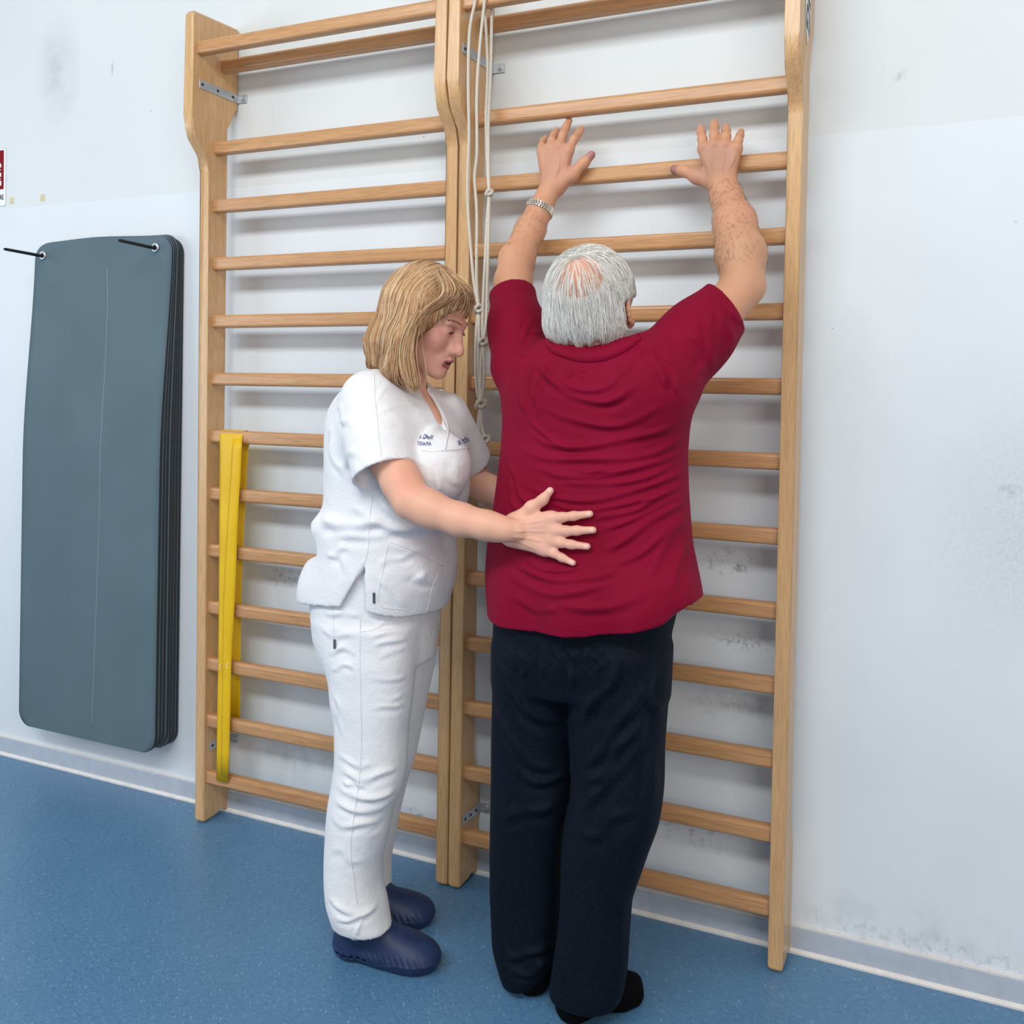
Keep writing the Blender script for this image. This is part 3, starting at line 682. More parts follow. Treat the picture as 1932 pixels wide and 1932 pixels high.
def man_body():
    s = Sdf()
    s.loft(rows2rings(torso_rows[1:-2], .024), k=.03)
    s.loft(rows2rings([(1100, 935, 1290, -.41, .14), (1150, 938, 1275, -.41, .14), (1250, 938, 1262, -.41, .125)], .025), k=.03)
    s.loft(rows2rings(legL[:-1], .022), k=.02); s.loft(rows2rings(legR[:-1], .022), k=.02)
    for H, T, R_ in ((HL, TL, legL), (HR, TR, legR)):
        f = (T-H)/np.linalg.norm(T-H); c = rowring(*R_[-2]); s.cap(H+f*.04+[0, 0, .05], (c[1], c[2], c[0]), .028, .034, .03); s.cap(H+f*.04+[0, 0, .034], H+f*.16+[0, 0, .026], .024, .02, .02)
    # upper arms
    s.cap(SHL, lerp(SHL, ELL, .55), .058, .05, .03); s.cap(lerp(SHL, ELL, .5), ELL, .05, .043, .02)
    s.cap(SHR, lerp(SHR, ELR, .55), .062, .054, .03); s.cap(lerp(SHR, ELR, .5), P(1396, 550, -.295), .054, .046, .02)
    # left forearm
    m1 = P(975, 490, -.24); m2 = P(1000, 435, -.19); s.chain([ELL, m1, m2, P(1017, 398, -.165)], [.0445, .0425, .036, .030], .02); s.cap(P(1017, 398, -.165), P(1033, 366, -.147), .029, .030, .02, n=(.2, -1, .5), q=.78)
    # right forearm with a bony elbow
    m1 = P(1398, 480, -.25); m2 = P(1386, 420, -.20); s.chain([P(1401, 533, -.285), m1, m2, P(1372, 372, -.165)], [.0475, .0545, .047, .0345], .02); s.cap(P(1425, 543, -.29), P(1408, 515, -.285), .018, .03, .02)
    s.cap(P(1370, 372, -.165), P(1362, 338, -.148), .034, .034, .02, n=(.1, -1, .4), q=.74)
    nrm = np.array([.15, -1., .55]); nrm /= np.linalg.norm(nrm)
    def mhand(M, W2, tipsY, palm, thumb, fr, side):
        # palm: metacarpal rays, each a flattened capsule
        for mx, my in M: s.cap(P(W2[0]+(mx-W2[0])*.25, W2[1]+(my-W2[1])*.05, -.137), P(mx, my, -.131), .0165, .0125, .02, n=nrm, q=.85)
        for q in range(3): s.cap(lerp(P(*M[q], -.132), P(*M[q+1], -.132), .5)+np.array([0, 0, -.03]), P(*W2, -.136), .014, .018, .02)
        for q in range(4): s.cap(P(M[q][0], M[q][1], -.135), P(M[q][0], M[q][1]-3, -.135), .0108, .0105, .012)
    M = [(1023, 287), (1038, 280), (1055, 277), (1073, 284)]
    mhand(M, (1043, 352), None, None, None, None, 1)
    for (mx, my), (px, py), (qx, qy), (tx, ty), r in [(M[0], (1022, 276), (1024, 267), (1029, 260), .0088), (M[1], (1041, 265), (1045, 255), (1050, 246), .0098), (M[2], (1062, 255), (1068, 240), (1074, 228), .0103), (M[3], (1083, 263), (1091, 252), (1097, 243), .0100)]:
        finger(s, [P(mx, my, -.131), P(px, py, -.122), P(qx, qy, -.098), P(tx, ty, -.080)], r+.0012, r-.0012, .008)
    s.chain([P(1052, 352, -.136), P(1078, 332, -.135), P(1100, 309, -.128), P(1116, 292, -.128)], [.019, .0155, .0125, .0105], .014)
    M = [(1327, 281), (1348, 275), (1369, 275), (1390, 281)]
    mhand(M, (1361, 338), None, None, None, None, -1)
    for (mx, my), (px, py), (qx, qy), (tx, ty), r in [(M[0], (1325, 262), (1323, 250), (1322, 242), .0112), (M[1], (1348, 254), (1348, 241), (1348, 232), .0118), (M[2], (1370, 257), (1370, 247), (1370, 240), .0112), (M[3], (1393, 265), (1396, 256), (1398, 249), .0102)]:
        finger(s, [P(mx, my, -.131), P(px, py, -.120), P(qx, qy, -.095), P(tx, ty, -.076)], r+.001, r-.0014, .006)
    s.chain([P(1345, 345, -.136), P(1315, 333, -.136), P(1290, 322, -.129), P(1273, 320, -.128)], [.021, .0165, .0125, .0115], .014)
    # neck and head
    s.cap(P(1122, 672, -.42), P(1118, 600, -.435), .064, .062, .03)
    hc = MHC
    s.ell(hc, (.080, .100, .098), HM, k=.02)
    s.ell(hc+HA@np.array([0, .045, -.05]), (.060, .060, .070), HM, k=.03)
    s.cap(hc+HA@np.array([-.03, .075, -.105]), hc+HA@np.array([.03, .075, -.105]), .020, .020, .03)
    s.cap(hc+HA@np.array([0, .100, .005]), hc+HA@np.array([0, .125, -.035]), .009, .013, .012)
    for q in (-1, 1):
        s.cap(hc+HA@np.array([.012*q, .096, .02]), hc+HA@np.array([.045*q, .082, .02]), .011, .009, .012)
        s.cap(hc+HA@np.array([.012*q, .112, -.038]), hc+HA@np.array([.012*q, .108, -.038]), .008, .008, .006)
        s.ell(hc+HA@np.array([.031*q, .097, .0]), (.014, .01, .010), HM, .01, 's'); s.ell(hc+HA@np.array([.031*q, .081, .0]), (.012, .012, .012), HM, .003)
        s.ell(hc+HA@np.array([.048*q, .07, -.03]), (.02, .02, .02), HM, .02)
        # ear: helix ring, lobe, concha
        ec = hc+HA@np.array([.087*q, -.020, -.028]); pts = [ec+HA@np.array([q*(.004+.007*(1-t)), -.014+.0*t, 0])*0 for t in (0,)]
        ring = [ec+HA@np.array([q*(.006+.006*math.sin(a/2)), -.017*math.sin(a)-.004, .028*math.cos(a)]) for a in np.linspace(-.5, 3.6, 10)]
        s.chain(ring, [.0045]*10, .004); s.ell(ec+HA@np.array([0, -.004, -.002]), (.006, .016, .024), HM, .006)
        s.cap(ec+HA@np.array([q*.005, -.002, -.027]), ec+HA@np.array([q*.006, -.004, -.034]), .007, .006, .006)
    s.cap(hc+HA@np.array([-.016, .110, -.062]), hc+HA@np.array([.016, .110, -.062]), .0055, .0055, .006); s.cap(hc+HA@np.array([-.014, .108, -.073]), hc+HA@np.array([.014, .108, -.073]), .0065, .0065, .006)
    return s
# head frame: local x right, y face-forward, z up; pitched back, looking up
_p = math.radians(17)
HA = np.array([[1, 0, 0], [0, math.cos(_p), -math.sin(_p)], [0, math.sin(_p), math.cos(_p)]]); _y = math.radians(3)
HA = np.array([[math.cos(_y), -math.sin(_y), 0], [math.sin(_y), math.cos(_y), 0], [0, 0, 1]])@HA
HM = HA.T; MHC = P(1114, 560, -.435)
def near(V, c, r, soft=.5):
    d = np.linalg.norm(V-np.array(c), axis=1); return np.clip((r-d)/(r*soft), 0, 1)[:, None]
def tint(C, w, col): return C*(1-w)+np.array(col)*w
def veins(V, F, lines, Y, amp, wd): return folds(V, F, [(l, amp, wd) for l in lines], Y)
s = man_body(); V, F = surface(s, .0024, smooth=2, zc=1.05, q=2.6)
m = V[:, 2] > 1.75
VV = folds(V, F, [([(1040, 345), (1043, 320), (1040, 290)], .0012, .003), ([(1050, 345), (1058, 318), (1058, 288)], .0012, .003), ([(1062, 340), (1070, 315), (1073, 292)], .0012, .003), ([(1030, 345), (1028, 315), (1024, 292)], .001, .003),
    ([(1345, 335), (1336, 310), (1329, 288)], .0014, .003), ([(1356, 335), (1350, 310), (1348, 285)], .0014, .003), ([(1366, 335), (1368, 310), (1369, 285)], .0014, .003), ([(1376, 330), (1385, 305), (1389, 288)], .0012, .003)], -.14)
V[m] = VV[m]
tan = np.array(s2l(206, 152, 120)); C = np.tile(tan, (len(V), 1))
C = tint(C, near(V, P(1348, 310, -.14), .07), s2l(186, 140, 118)); C = tint(C, near(V, P(1050, 310, -.14), .07), s2l(202, 146, 122))
C = tint(C, near(V, P(1385, 500, -.26), .12, .6)*.6, s2l(190, 146, 112))
C = tint(C, near(V, P(1272, 320, -.128), .02), s2l(150, 105, 105)); C = tint(C, near(V, P(1116, 292, -.128), .02), s2l(178, 122, 118))
for mx, my in ((1325, 280), (1348, 274), (1369, 274), (1390, 280)): C = tint(C, near(V, P(mx, my, -.152), .012)*.5, s2l(176, 116, 100))
C = tint(C, near(V, MHC+HA@np.array([0, -.01, .10]), .12, .5)*.8, s2l(226, 172, 152))
for q in (-1, 1): C = tint(C, near(V, MHC+HA@np.array([.09*q, 0, -.024]), .04, .4)*.8, s2l(196, 108, 98))
mesh_obj('body', V, F, SKIN, man, True, C)
# forearm and back-of-hand hairs
rng = np.random.RandomState(5)
def arm_hair(chain, n, seed):
    rng = np.random.RandomState(seed); a = np.array(chain); idx = rng.randint(0, len(a)-1, n); t = rng.rand(n)[:, None]; c = a[idx]*(1-t)+a[idx+1]*t
    ax = a[idx+1]-a[idx]; ax /= np.linalg.norm(ax, axis=1)[:, None]; r = rng.normal(size=(n, 3)); r -= ax*(r*ax).sum(1)[:, None]; r /= np.linalg.norm(r, axis=1)[:, None]
    Q = c+r*.05
    for _ in range(6): Q -= s.grad(Q)*s(Q)[:, None]
    return strands_on(s, Q, lambda q, t: ax[:1]*0+np.repeat(ax.mean(0)[None], len(q), 0)*-.8+np.array([0, 0, -.4]), 4, .0035, .0, seed, rise=.0012, wob=.5)
ph = np.concatenate([arm_hair([P(1400, 520, -.28), P(1386, 420, -.2), P(1368, 350, -.15)], 900, 3), arm_hair([P(970, 500, -.25), P(1000, 435, -.19), P(1015, 400, -.165)], 300, 4)])
ribbons('arm_hair', ph, np.full(len(ph), .00022), HAIRM, man, np.tile(np.array(s2l(128, 104, 88)), (len(ph), 1)))

# ---- hair
hs = Sdf(); hc = MHC
hs.ell(hc+HA@np.array([0, -.006, .004]), (.0955, .113, .108), HM, k=.02)
hs.ell(hc+HA@np.array([0, -.052, -.052]), (.088, .062, .062), HM, k=.03)
BP = hit(hs, 1088, 516); hs.ell(BP, (.063, .063, .050), HM, k=.016, op='s')
hs.plane(hc+HA@np.array([0, .068, 0]), HA@np.array([0, 1., -.75]))
for q in (-1, 1): hs.ell(hc+HA@np.array([.098*q, -.010, -.044]), (.040, .060, .046), HM, k=.006, op='s')
hs.plane(hc+HA@np.array([0, -.05, -.100]), (0, .35, -1))
V, F = surface(hs, .0028, smooth=1)
g = np.array(s2l(206, 204, 198)); nz = np.random.RandomState(1).rand(len(V), 1)*.08
C = np.tile(np.array(s2l(212, 210, 204)), (len(V), 1))
hair = mesh_obj('hair', V, F, HAIRM, man, True, C)
WH = hc+HA@np.array([-.012, -.06, .095])
def mflow(Q, t):
    d = Q-WH; d /= np.linalg.norm(d, axis=1)[:, None]+1e-9; back = np.clip((hc[1]+.02-Q[:, 1])/.08, 0, 1)[:, None]
    return d*.75*(1-.3*t)+np.array([0, 0, -1.])*(.2+.9*t*back) + np.array([.0, .0, .0])
hs2 = Sdf(); hs2.ell(hc+HA@np.array([0, -.006, .004]), (.0955, .113, .108), HM, k=.02); hs2.ell(hc+HA@np.array([0, -.052, -.052]), (.088, .062, .062), HM, k=.03)
rng = np.random.RandomState(2); n = 9000; D = rng.normal(size=(n, 3)); D /= np.linalg.norm(D, axis=1)[:, None]
Q = hc+D*.11
for _ in range(5): Q -= hs2.grad(Q)*hs2(Q)[:, None]
L = (Q-hc)@HA
ok = (L[:, 2] > -.085) & ~((L[:, 1] > .05) & (L[:, 2] < .05)) & (L[:, 1] < .075) & ~((np.abs(L[:, 0]) > .066) & (L[:, 1] > -.054) & (L[:, 2] < -.002))
bald = np.linalg.norm(Q-BP, axis=1) < .050+.018*rng.rand(len(Q))
ok &= ~(bald & (rng.rand(n) > .26)); Q = Q[ok]
hb = (P(1100, 651, -.50))[2]
ph = strands_on(hs2, Q, mflow, 9, .0075, .004, 6, rise=.0003, wob=.10, stop=lambda q: (q[:, 2] < hb-.006+.012*np.sin(q[:, 0]*170)*np.cos(q[:, 0]*61+1)) | ((np.abs((q-hc)@HA)[:, 0] > .066) & (((q-hc)@HA)[:, 1] > -.054) & (((q-hc)@HA)[:, 2] < -.006)))
n = len(ph); t = rng.rand(n, 1); C = np.array(s2l(255, 253, 247))*t+np.array(s2l(205, 203, 197))*(1-t)
o = ribbons('strands', ph, rng.uniform(.0005, .0011, n), HAIRM, hair, C)

# ---- shirt
SHIRT, nt, b = mat('crimson_jersey', .75, 0, .15); v = coords(nt)
nt.links.new(ramp(nt, noise(nt, v, 7, 3), [(.3, s2l(124, 0, 38)), (.7, s2l(134, 1, 45))]), b.inputs['Base Color']); b.inputs['Sheen Weight'].default_value = .06; b.inputs['Sheen Tint'].default_value = (.9, .1, .25, 1)
w2 = N(nt, 'ShaderNodeTexWave', wave_type='BANDS', bands_direction='X'); w2.inputs['Scale'].default_value = 260; nt.links.new(v, w2.inputs['Vector']); bump(nt, b, math_(nt, 'ADD', math_(nt, 'MULTIPLY', w2.outputs['Fac'], .3), math_(nt, 'MULTIPLY', noise(nt, coords(nt, (1, 1, 2.5)), 14, 4, .6), 3.)), .28, .006)
s = Sdf(); s.loft(rows2rings(torso_rows), k=.035, top=True)
s.ell(P(1130, 1120, -.46), (.19, .10, .09), k=.05); s.ell(P(1060, 730, -.47), (.11, .075, .10), k=.06); s.ell(P(1215, 730, -.47), (.10, .075, .10), k=.06)
aL = P(985, 690, -.41); bL = P(967, 556, -.285); dL = (bL-aL)/np.linalg.norm(bL-aL); aR = P(1258, 694, -.41); bR = P(1368, 580, -.315); dR = (bR-aR)/np.linalg.norm(bR-aR)
cutL = np.array([dL[0]-.10, dL[1], dL[2]+.35]); cutR = np.array([dR[0]+.15, dR[1]-.1, dR[2]-.12])
for a_, b_, d_, rr, cut, off, h0, h1 in ((aL, bL, dL, [.074, .060, .057], cutL, .004, .0445, .0455), (aR, bR, dR, [.090, .072, .062], cutR, 0, .0545, .0550)):
    sl = Sdf(); sl.chain([a_, lerp(a_, b_, .5), b_+d_*.05], rr, .05); n_ = cut/np.linalg.norm(cut)
    sl.add(lambda Q, c=b_+d_*off, n_=n_: (Q-c)@n_, (-9,)*3, (9,)*3, 0, 'i'); sl.cap(b_-d_*.045, b_+d_*.16, h0, h1, .004, 's'); s.sub(sl, .035)
s.cap(P(1122, 690, -.42), P(1118, 610, -.42), .068, .072, .006, 's')
hemz = rows2rings(torso_rows)[-1][0]
rr = rows2rings(torso_rows)[-3:]; s.loft([(rr[0][0], rr[0][1], -.41, rr[0][3]-.016, rr[0][4]-.008), (hemz-.05, rr[-1][1], -.41, rr[-1][3]-.016, rr[-1][4]-.008)], k=.004, op='s')
hh = [P(925, 1148, -.41), P(934, 1160, -.47), P(1004, 1187, -.54), P(1100, 1204, -.56), P(1180, 1198, -.56), P(1232, 1183, -.54), P(1269, 1152, -.47), P(1325, 1122, -.40)]; hX = np.array([q[0] for q in hh]); hZ = np.array([q[2] for q in hh]); hm = hZ.mean()
hZ = hm+(hZ-hm)*1.0
s.add(lambda Q: np.interp(Q[:, 0], hX, hZ)-Q[:, 2]+.004*np.sin(Q[:, 0]*9), (-9,)*3, (9,)*3, 0, 'i'); hemz = hm
V, F = surface(s, .0036, smooth=2)
st = [
 # arcs under the collar and over the upper back
 ([(1010, 655), (1035, 705), (1080, 745), (1140, 755), (1190, 735), (1222, 705)], .007, .010), ([(1030, 650), (1060, 715), (1100, 735), (1150, 725), (1185, 690), (1195, 655)], .005, .008),
 ([(1020, 760), (1070, 790), (1140, 800), (1200, 790), (1260, 760)], .006, .010), ([(985, 800), (1030, 830), (1090, 842), (1150, 838), (1230, 815), (1280, 780)], .006, .009), ([(970, 720), (1000, 790), (1050, 835), (1110, 850)], .004, .007),
 ([(1000, 640), (975, 690), (972, 740)], .007, .009), ([(1020, 655), (1000, 700), (990, 760), (1005, 790)], .006, .008), ([(1015, 700), (1012, 750), (1022, 790)], .005, .007), ([(1035, 660), (1032, 700), (1028, 745)], .004, .006),
 ([(1205, 640), (1198, 670), (1185, 710)], .005, .007), ([(1216, 640), (1235, 690), (1258, 740)], .006, .008), ([(1240, 640), (1265, 700), (1275, 760)], .005, .007), ([(1190, 645), (1180, 680), (1165, 710)], .004, .006),
 ([(1300, 580), (1318, 640), (1310, 700)], .006, .008), ([(1320, 565), (1345, 620), (1335, 680)], .005, .007), ([(1335, 560), (1368, 610), (1362, 650)], .004, .006), ([(1280, 610), (1300, 660), (1300, 720)], .004, .007),
 ([(955, 580), (950, 620), (955, 680)], .004, .006), ([(965, 590), (985, 610), (1010, 625)], .005, .006), ([(958, 610), (980, 630), (1005, 645)], .005, .006), ([(972, 572), (995, 590), (1018, 610)], .004, .005), ([(950, 640), (965, 660), (990, 668)], .004, .006),
 # long horizontal folds of the mid back
 ([(960, 840), (1040, 862), (1140, 868), (1230, 850), (1295, 800)], .005, .009), ([(1000, 880), (1080, 895), (1180, 890), (1270, 850), (1300, 820)], .005, .009), ([(1040, 905), (1120, 915), (1210, 900), (1285, 860)], .004, .007),
 ([(965, 910), (1050, 935), (1140, 940), (1230, 915), (1295, 870)], .0055, .008), ([(1000, 935), (1080, 955), (1170, 955), (1250, 930), (1295, 895)], .004, .007), ([(1110, 985), (1180, 965), (1250, 930), (1290, 890)], .005, .008), ([(1125, 1000), (1190, 980), (1250, 950), (1290, 915)], .004, .007),
 ([(1130, 1040), (1190, 1010), (1250, 965), (1290, 920)], .005, .009), ([(1125, 1075), (1190, 1050), (1240, 1010), (1285, 950)], .004, .009), ([(955, 870), (975, 920), (1010, 960)], .005, .009), ([(952, 900), (965, 950), (990, 990)], .004, .008),
 ([(960, 1040), (1000, 1070), (1060, 1092), (1130, 1085), (1180, 1060)], .005, .009), ([(985, 1040), (1030, 1070), (1080, 1075), (1120, 1060)], .004, .007), ([(950, 1075), (1010, 1105), (1100, 1112), (1180, 1095)], .004, .010), ([(1205, 1100), (1240, 1040), (1270, 980), (1290, 930)], .005, .010),
 ([(1240, 1130), (1262, 1070), (1280, 1000), (1292, 950)], .006, .009), ([(1268, 1140), (1285, 1080), (1296, 1020)], .005, .008), ([(1050, 1130), (1120, 1140), (1190, 1125), (1240, 1100)], .004, .012), ([(960, 1120), (1010, 1140), (1080, 1150)], .003, .010),
 ([(1075, 690), (1078, 715)], .004, .006), ([(1098, 692), (1100, 715)], .004, .006), ([(1090, 880), (1120, 890), (1160, 885)], .004, .006),
]
st = [(q[0], q[1]*1.25, q[2]*.78)+tuple(q[3:]) for q in st]; V = folds(V, F, st, -.54)
# the right hem hangs out a little
nn = normals(V, F)
w_ = np.clip((V[:, 0]-1.50)/.10, 0, 1)*np.clip((hemz+.16-V[:, 2])/.16, 0, 1); V[:, 0] += .020*w_; V[:, 2] += .0*w_
V[:, 1] += .010*np.sin(V[:, 0]*38+.5)*np.clip((hemz+.13-V[:, 2])/.13, 0, 1)*np.clip((-.43-V[:, 1])/.08, 0, 1)
shirt = mesh_obj('shirt', V, F, SHIRT, man)
# collar band
sb = BVHTree.FromPolygons([Vector(q) for q in V], [tuple(int(i) for i in f) for f in F]); lowp = [(1032, 655), (1045, 668), (1085, 682), (1120, 684), (1150, 678), (1185, 661), (1210, 641)]; upp = [(1032, 638), (1040, 648), (1072, 657), (1110, 661), (1148, 655), (1180, 643), (1203, 628)]
lowp = crom([(x, y, 0) for x, y in lowp], 6); upp = crom([(x, y, 0) for x, y in upp], 6); R_ = []
for l, u in zip(lowp, upp):
    h = sb.ray_cast(Vector(CAM), Vector(P(l[0], l[1], 0)-CAM).normalized())[0]; h = np.array(h) if h is not None else P(l[0], l[1], -.50)
    up = P(u[0], u[1], h[1]+.004); R_.append([h+[0, .003, -.001], h+[0, -.0035, .002], lerp(h, up, .5)+[0, -.005, 0], up+[0, -.001, 0], up+[0, .008, -.001], up+[0, .014, -.012]])
V2 = [q for r in R_ for q in r]; F2 = [(i*6+j, i*6+j+1, i*6+j+7, i*6+j+6) for i in range(len(R_)-1) for j in range(5)]
mesh_obj('collar', V2, F2, SHIRT, shirt)
def stitch(pxs):
    L_ = []
    for x, y in crom([(x, y, 0) for x, y in pxs], 8)[:, :2]:
        h = sb.ray_cast(Vector(CAM), Vector(P(x, y, 0)-CAM).normalized())[0]
        if h is not None: L_.append(np.array(h)+[0, .0002, 0])
    tubes_obj('stitching', [(L_, .0009)], SHIRT, shirt, 5)
stitch([(930, 1138), (945, 1150), (1004, 1173), (1060, 1186), (1110, 1190), (1170, 1185), (1232, 1168), (1270, 1146), (1300, 1126)]); stitch([(1336, 556), (1352, 575), (1362, 595), (1372, 618)])
# ---- trousers
TROU, nt, b = mat('black_tricot', .7, 0, .12); v = coords(nt)
nt.links.new(ramp(nt, noise(nt, v, 240, 2), [(.35, s2l(4, 9, 18)), (.65, s2l(11, 21, 35))]), b.inputs['Base Color']); b.inputs['Sheen Weight'].default_value = .035; b.inputs['Sheen Roughness'].default_value = .4; b.inputs['Sheen Tint'].default_value = (.35, .5, .75, 1); bump(nt, b, noise(nt, coords(nt, (1, 1, .6)), 18, 4, .6), .3, .006)
s = Sdf(); s.loft(rows2rings([(1120, 942, 1284, -.41, .135), (1180, 937, 1269, -.41, .136), (1240, 935, 1266, -.41, .136), (1300, 934, 1263, -.41, .12)]), k=.03)
s.loft(rows2rings(legL), k=.02); s.loft(rows2rings(legR), k=.02)
s.cap(P(1076, 1310, -.56), P(1078, 1500, -.53), .012, .02, .03, 's')
for R_, H in ((legL, HL), (legR, HR)):
    rr = rows2rings(R_[-3:], .008); s.loft(rr+[(rr[-1][0]-.06, *rr[-1][1:])], k=.003, op='s')
V, F = surface(s, .0045, smooth=3)
st = [([(945, 1230), (975, 1300), (1020, 1360), (1070, 1390)], .007, .012), ([(940, 1330), (965, 1400), (1000, 1450), (1055, 1470)], .007, .012), ([(950, 1400), (985, 1460), (1030, 1480), (1070, 1460)], .006, .012), ([(1085, 1375), (1110, 1340), (1150, 1290), (1175, 1230)], .007, .012),
 ([(1085, 1440), (1130, 1420), (1180, 1350), (1225, 1250)], .007, .013), ([(1088, 1480), (1140, 1450), (1190, 1380), (1215, 1330)], .006, .012), ([(1088, 1530), (1130, 1500), (1180, 1430), (1215, 1370)], .005, .012), ([(1215, 1300), (1225, 1400), (1215, 1500), (1205, 1560)], .006, .010),
 ([(1235, 1220), (1242, 1300), (1238, 1400), (1225, 1520)], .005, .009), ([(940, 1540), (990, 1540), (1040, 1520)], .005, .014), ([(1030, 1210), (1035, 1260), (1045, 1300)], .005, .008), ([(1060, 1210), (1064, 1260)], .005, .007), ([(1085, 1210), (1090, 1260), (1085, 1300)], .006, .008), ([(1110, 1210), (1112, 1270)], .004, .007), ([(1140, 1215), (1135, 1270)], .004, .007),
 ([(990, 1215), (1000, 1280)], .004, .008), ([(940, 1800), (980, 1815), (1020, 1800)], .006, .010), ([(950, 1840), (985, 1850), (1020, 1835)], .005, .008), ([(1052, 1780), (1065, 1820), (1070, 1850)], .004, .007), ([(1160, 1640), (1165, 1740), (1150, 1850)], .003, .012), ([(1090, 1580), (1140, 1560), (1190, 1520)], .004, .014)]
st = [(q[0], q[1]*1.7, q[2]*.9) for q in st]; V = folds(V, F, st, -.52); tr = mesh_obj('trousers', V, F, TROU, man)
SOCK = plain('black_sock', s2l(5, 5, 7), .9, 0, .3, 300, .4, .1)
for H, T in ((HL, TL), (HR, TR)):
    s = Sdf(); foot(s, H, T); c = rowring(*(legL if H is HL else legR)[-4]); f_ = (T-H)/np.linalg.norm(T-H); s.cap(H+f_*.04+[0, 0, .08], (c[1], c[2], c[0]-.02), .038, .041, .03); V, F = surface(s, .0035, smooth=2); mesh_obj('sock', V, F, SOCK, man)
# ---- watch
WM = plain('watch_steel', s2l(225, 220, 210), .28, .85, .05, 40); WD = plain('watch_gap', s2l(60, 50, 45), .5, .3)
wa = P(1013, 405, -.170); wb = P(1024, 381, -.157); ax = (wb-wa)/np.linalg.norm(wb-wa); wc = (wa+wb)/2+np.array([0, 0, -.001])
u = np.cross(ax, [0, 0, 1.]); u = np.array([1., 0, 0])-ax*ax[0]; u /= np.linalg.norm(u); vv = np.cross(ax, u)
wt = empty('wristwatch', tuple(wc)); adopt(wt, man)
wt['label'] = 'steel link wristwatch'
Vb, Fb = [], []
path = [wc+.0350*math.cos(a)*u+.0315*math.sin(a)*vv+ax*.004*math.sin(a*2) for a in np.linspace(0, 2*math.pi, 41)]
bm = bmesh.new()
def obox(bm, c, A, hx, hy, hz, bev=.0006):
    r = bmesh.ops.create_cube(bm, size=1)
    for q in r['verts']:
        l = np.array([q.co.x*2*hx, q.co.y*2*hy, q.co.z*2*hz]); q.co = Vector(c+A@l)
    bmesh.ops.bevel(bm, geom=list({e for q in r['verts'] for e in q.link_edges}), offset=bev, segments=1, affect='EDGES')
bm2 = bmesh.new()
for i in range(30):
    a = 2*math.pi*(i+.5)/30; rad = np.cos(a)*u+np.sin(a)*vv; tg = -np.sin(a)*u+np.cos(a)*vv; c = wc+.0365*math.cos(a)*u+.033*math.sin(a)*vv
    obox(bm2, c-rad*.0012, np.stack([tg, ax, rad], 1), .0042, .0075, .0008)
    for k_, dy in enumerate((-.0058, 0, .0058)):
        cc2 = c+ax*dy+tg*(.0012 if k_ == 1 else -.0012); obox(bm, cc2, np.stack([tg, ax, rad], 1), .0029, .0026, .0013)
bm_obj('link_bracelet', bm, WM, wt); bm_obj('bracelet_core', bm2, WD, wt)
a = math.radians(75); rad = math.cos(a)*u+math.sin(a)*vv
V, F = tube_data([wc+rad*.031, wc+rad*.037, wc+rad*.040], [.0165, .0165, .014], 24); mesh_obj('watch_case', V, F, WM, wt, False)
# ------------------------------------------------------------------ the therapist
wo = empty('person', (.95, -.45, 0)); tag(wo, 'blonde woman in a white tunic and trousers, one hand on the man\'s back', 'person')
wt_rows = [(712, 688, 800, -.43, .070), (733, 655, 820, -.43, .112), (752, 640, 840, -.43, .140), (776, 628, 862, -.43, .155), (805, 623, 876, -.43, .163), (842, 622, 886, -.43, .165), (880, 622, 889, -.43, .163), (928, 621, 887, -.43, .158), (955, 620, 880, -.43, .157),
           (975, 609, 872, -.43, .160), (990, 600, 866, -.43, .163), (1008, 603, 862, -.43, .165), (1040, 605, 864, -.43, .165), (1065, 599, 866, -.43, .168), (1090, 594, 862, -.43, .17), (1110, 592, 856, -.43, .17), (1135, 592, 849, -.43, .17), (1165, 595, 840, -.43, .168), (1195, 597, 834, -.43, .165)]
hip_rows = [(1055, 610, 840, -.43, .145), (1090, 604, 845, -.43, .15), (1130, 594, 832, -.43, .155), (1165, 596, 829, -.43, .155), (1200, 599, 826, -.43, .15), (1240, 608, 822, -.43, .14)]
nl = [(1170, 596, 786, -.50, .09), (1215, 600, 786, -.50, .088), (1246, 610, 784, -.505, .086), (1287, 623, 781, -.505, .083), (1330, 626, 776, -.51, .08), (1370, 634, 771, -.51, .077), (1444, 634, 767, -.515, .073), (1480, 629, 760, -.52, .072), (1519, 621, 743, -.52, .072),
      (1560, 617, 736, -.52, .072), (1618, 614, 722, -.52, .072), (1660, 614, 721, -.52, .073), (1700, 617, 731, -.52, .074), (1725, 624, 735, -.52, .071), (1735, 627, 737, -.52, .066), (1749, 629, 740, -.52, .060)]
fl = [(1170, 690, 829, -.37, .085), (1246, 690, 821, -.37, .083), (1324, 680, 804, -.365, .078), (1419, 662, 785, -.36, .073), (1461, 656, 771, -.355, .07), (1540, 645, 752, -.35, .068), (1618, 640, 738, -.345, .066), (1664, 640, 738, -.345, .066), (1688, 642, 738, -.345, .066)]
SH = P(708, 778, -.545); EL = P(778, 945, -.625); WR = P(955, 1000, -.592)
FSH = P(850, 800, -.30); FEL = P(890, 905, -.205); FWR = P(985, 960, -.235)
_t = math.radians(23); _a = math.radians(4)
hf = np.array([math.cos(_t)*math.cos(_a), math.cos(_t)*math.sin(_a), -math.sin(_t)]); hu = np.array([math.sin(_t)*math.cos(_a), math.sin(_t)*math.sin(_a), math.cos(_t)]); hl = np.cross(hu, hf)
WA = np.stack([hf, hl, hu], 1)   # local (forward, left, up) -> world
WO = P(847, 625, -.465)-WA@np.array([.076, -.031, .0])
def H(f, l, u): return WO+WA@np.array([f, l, u])
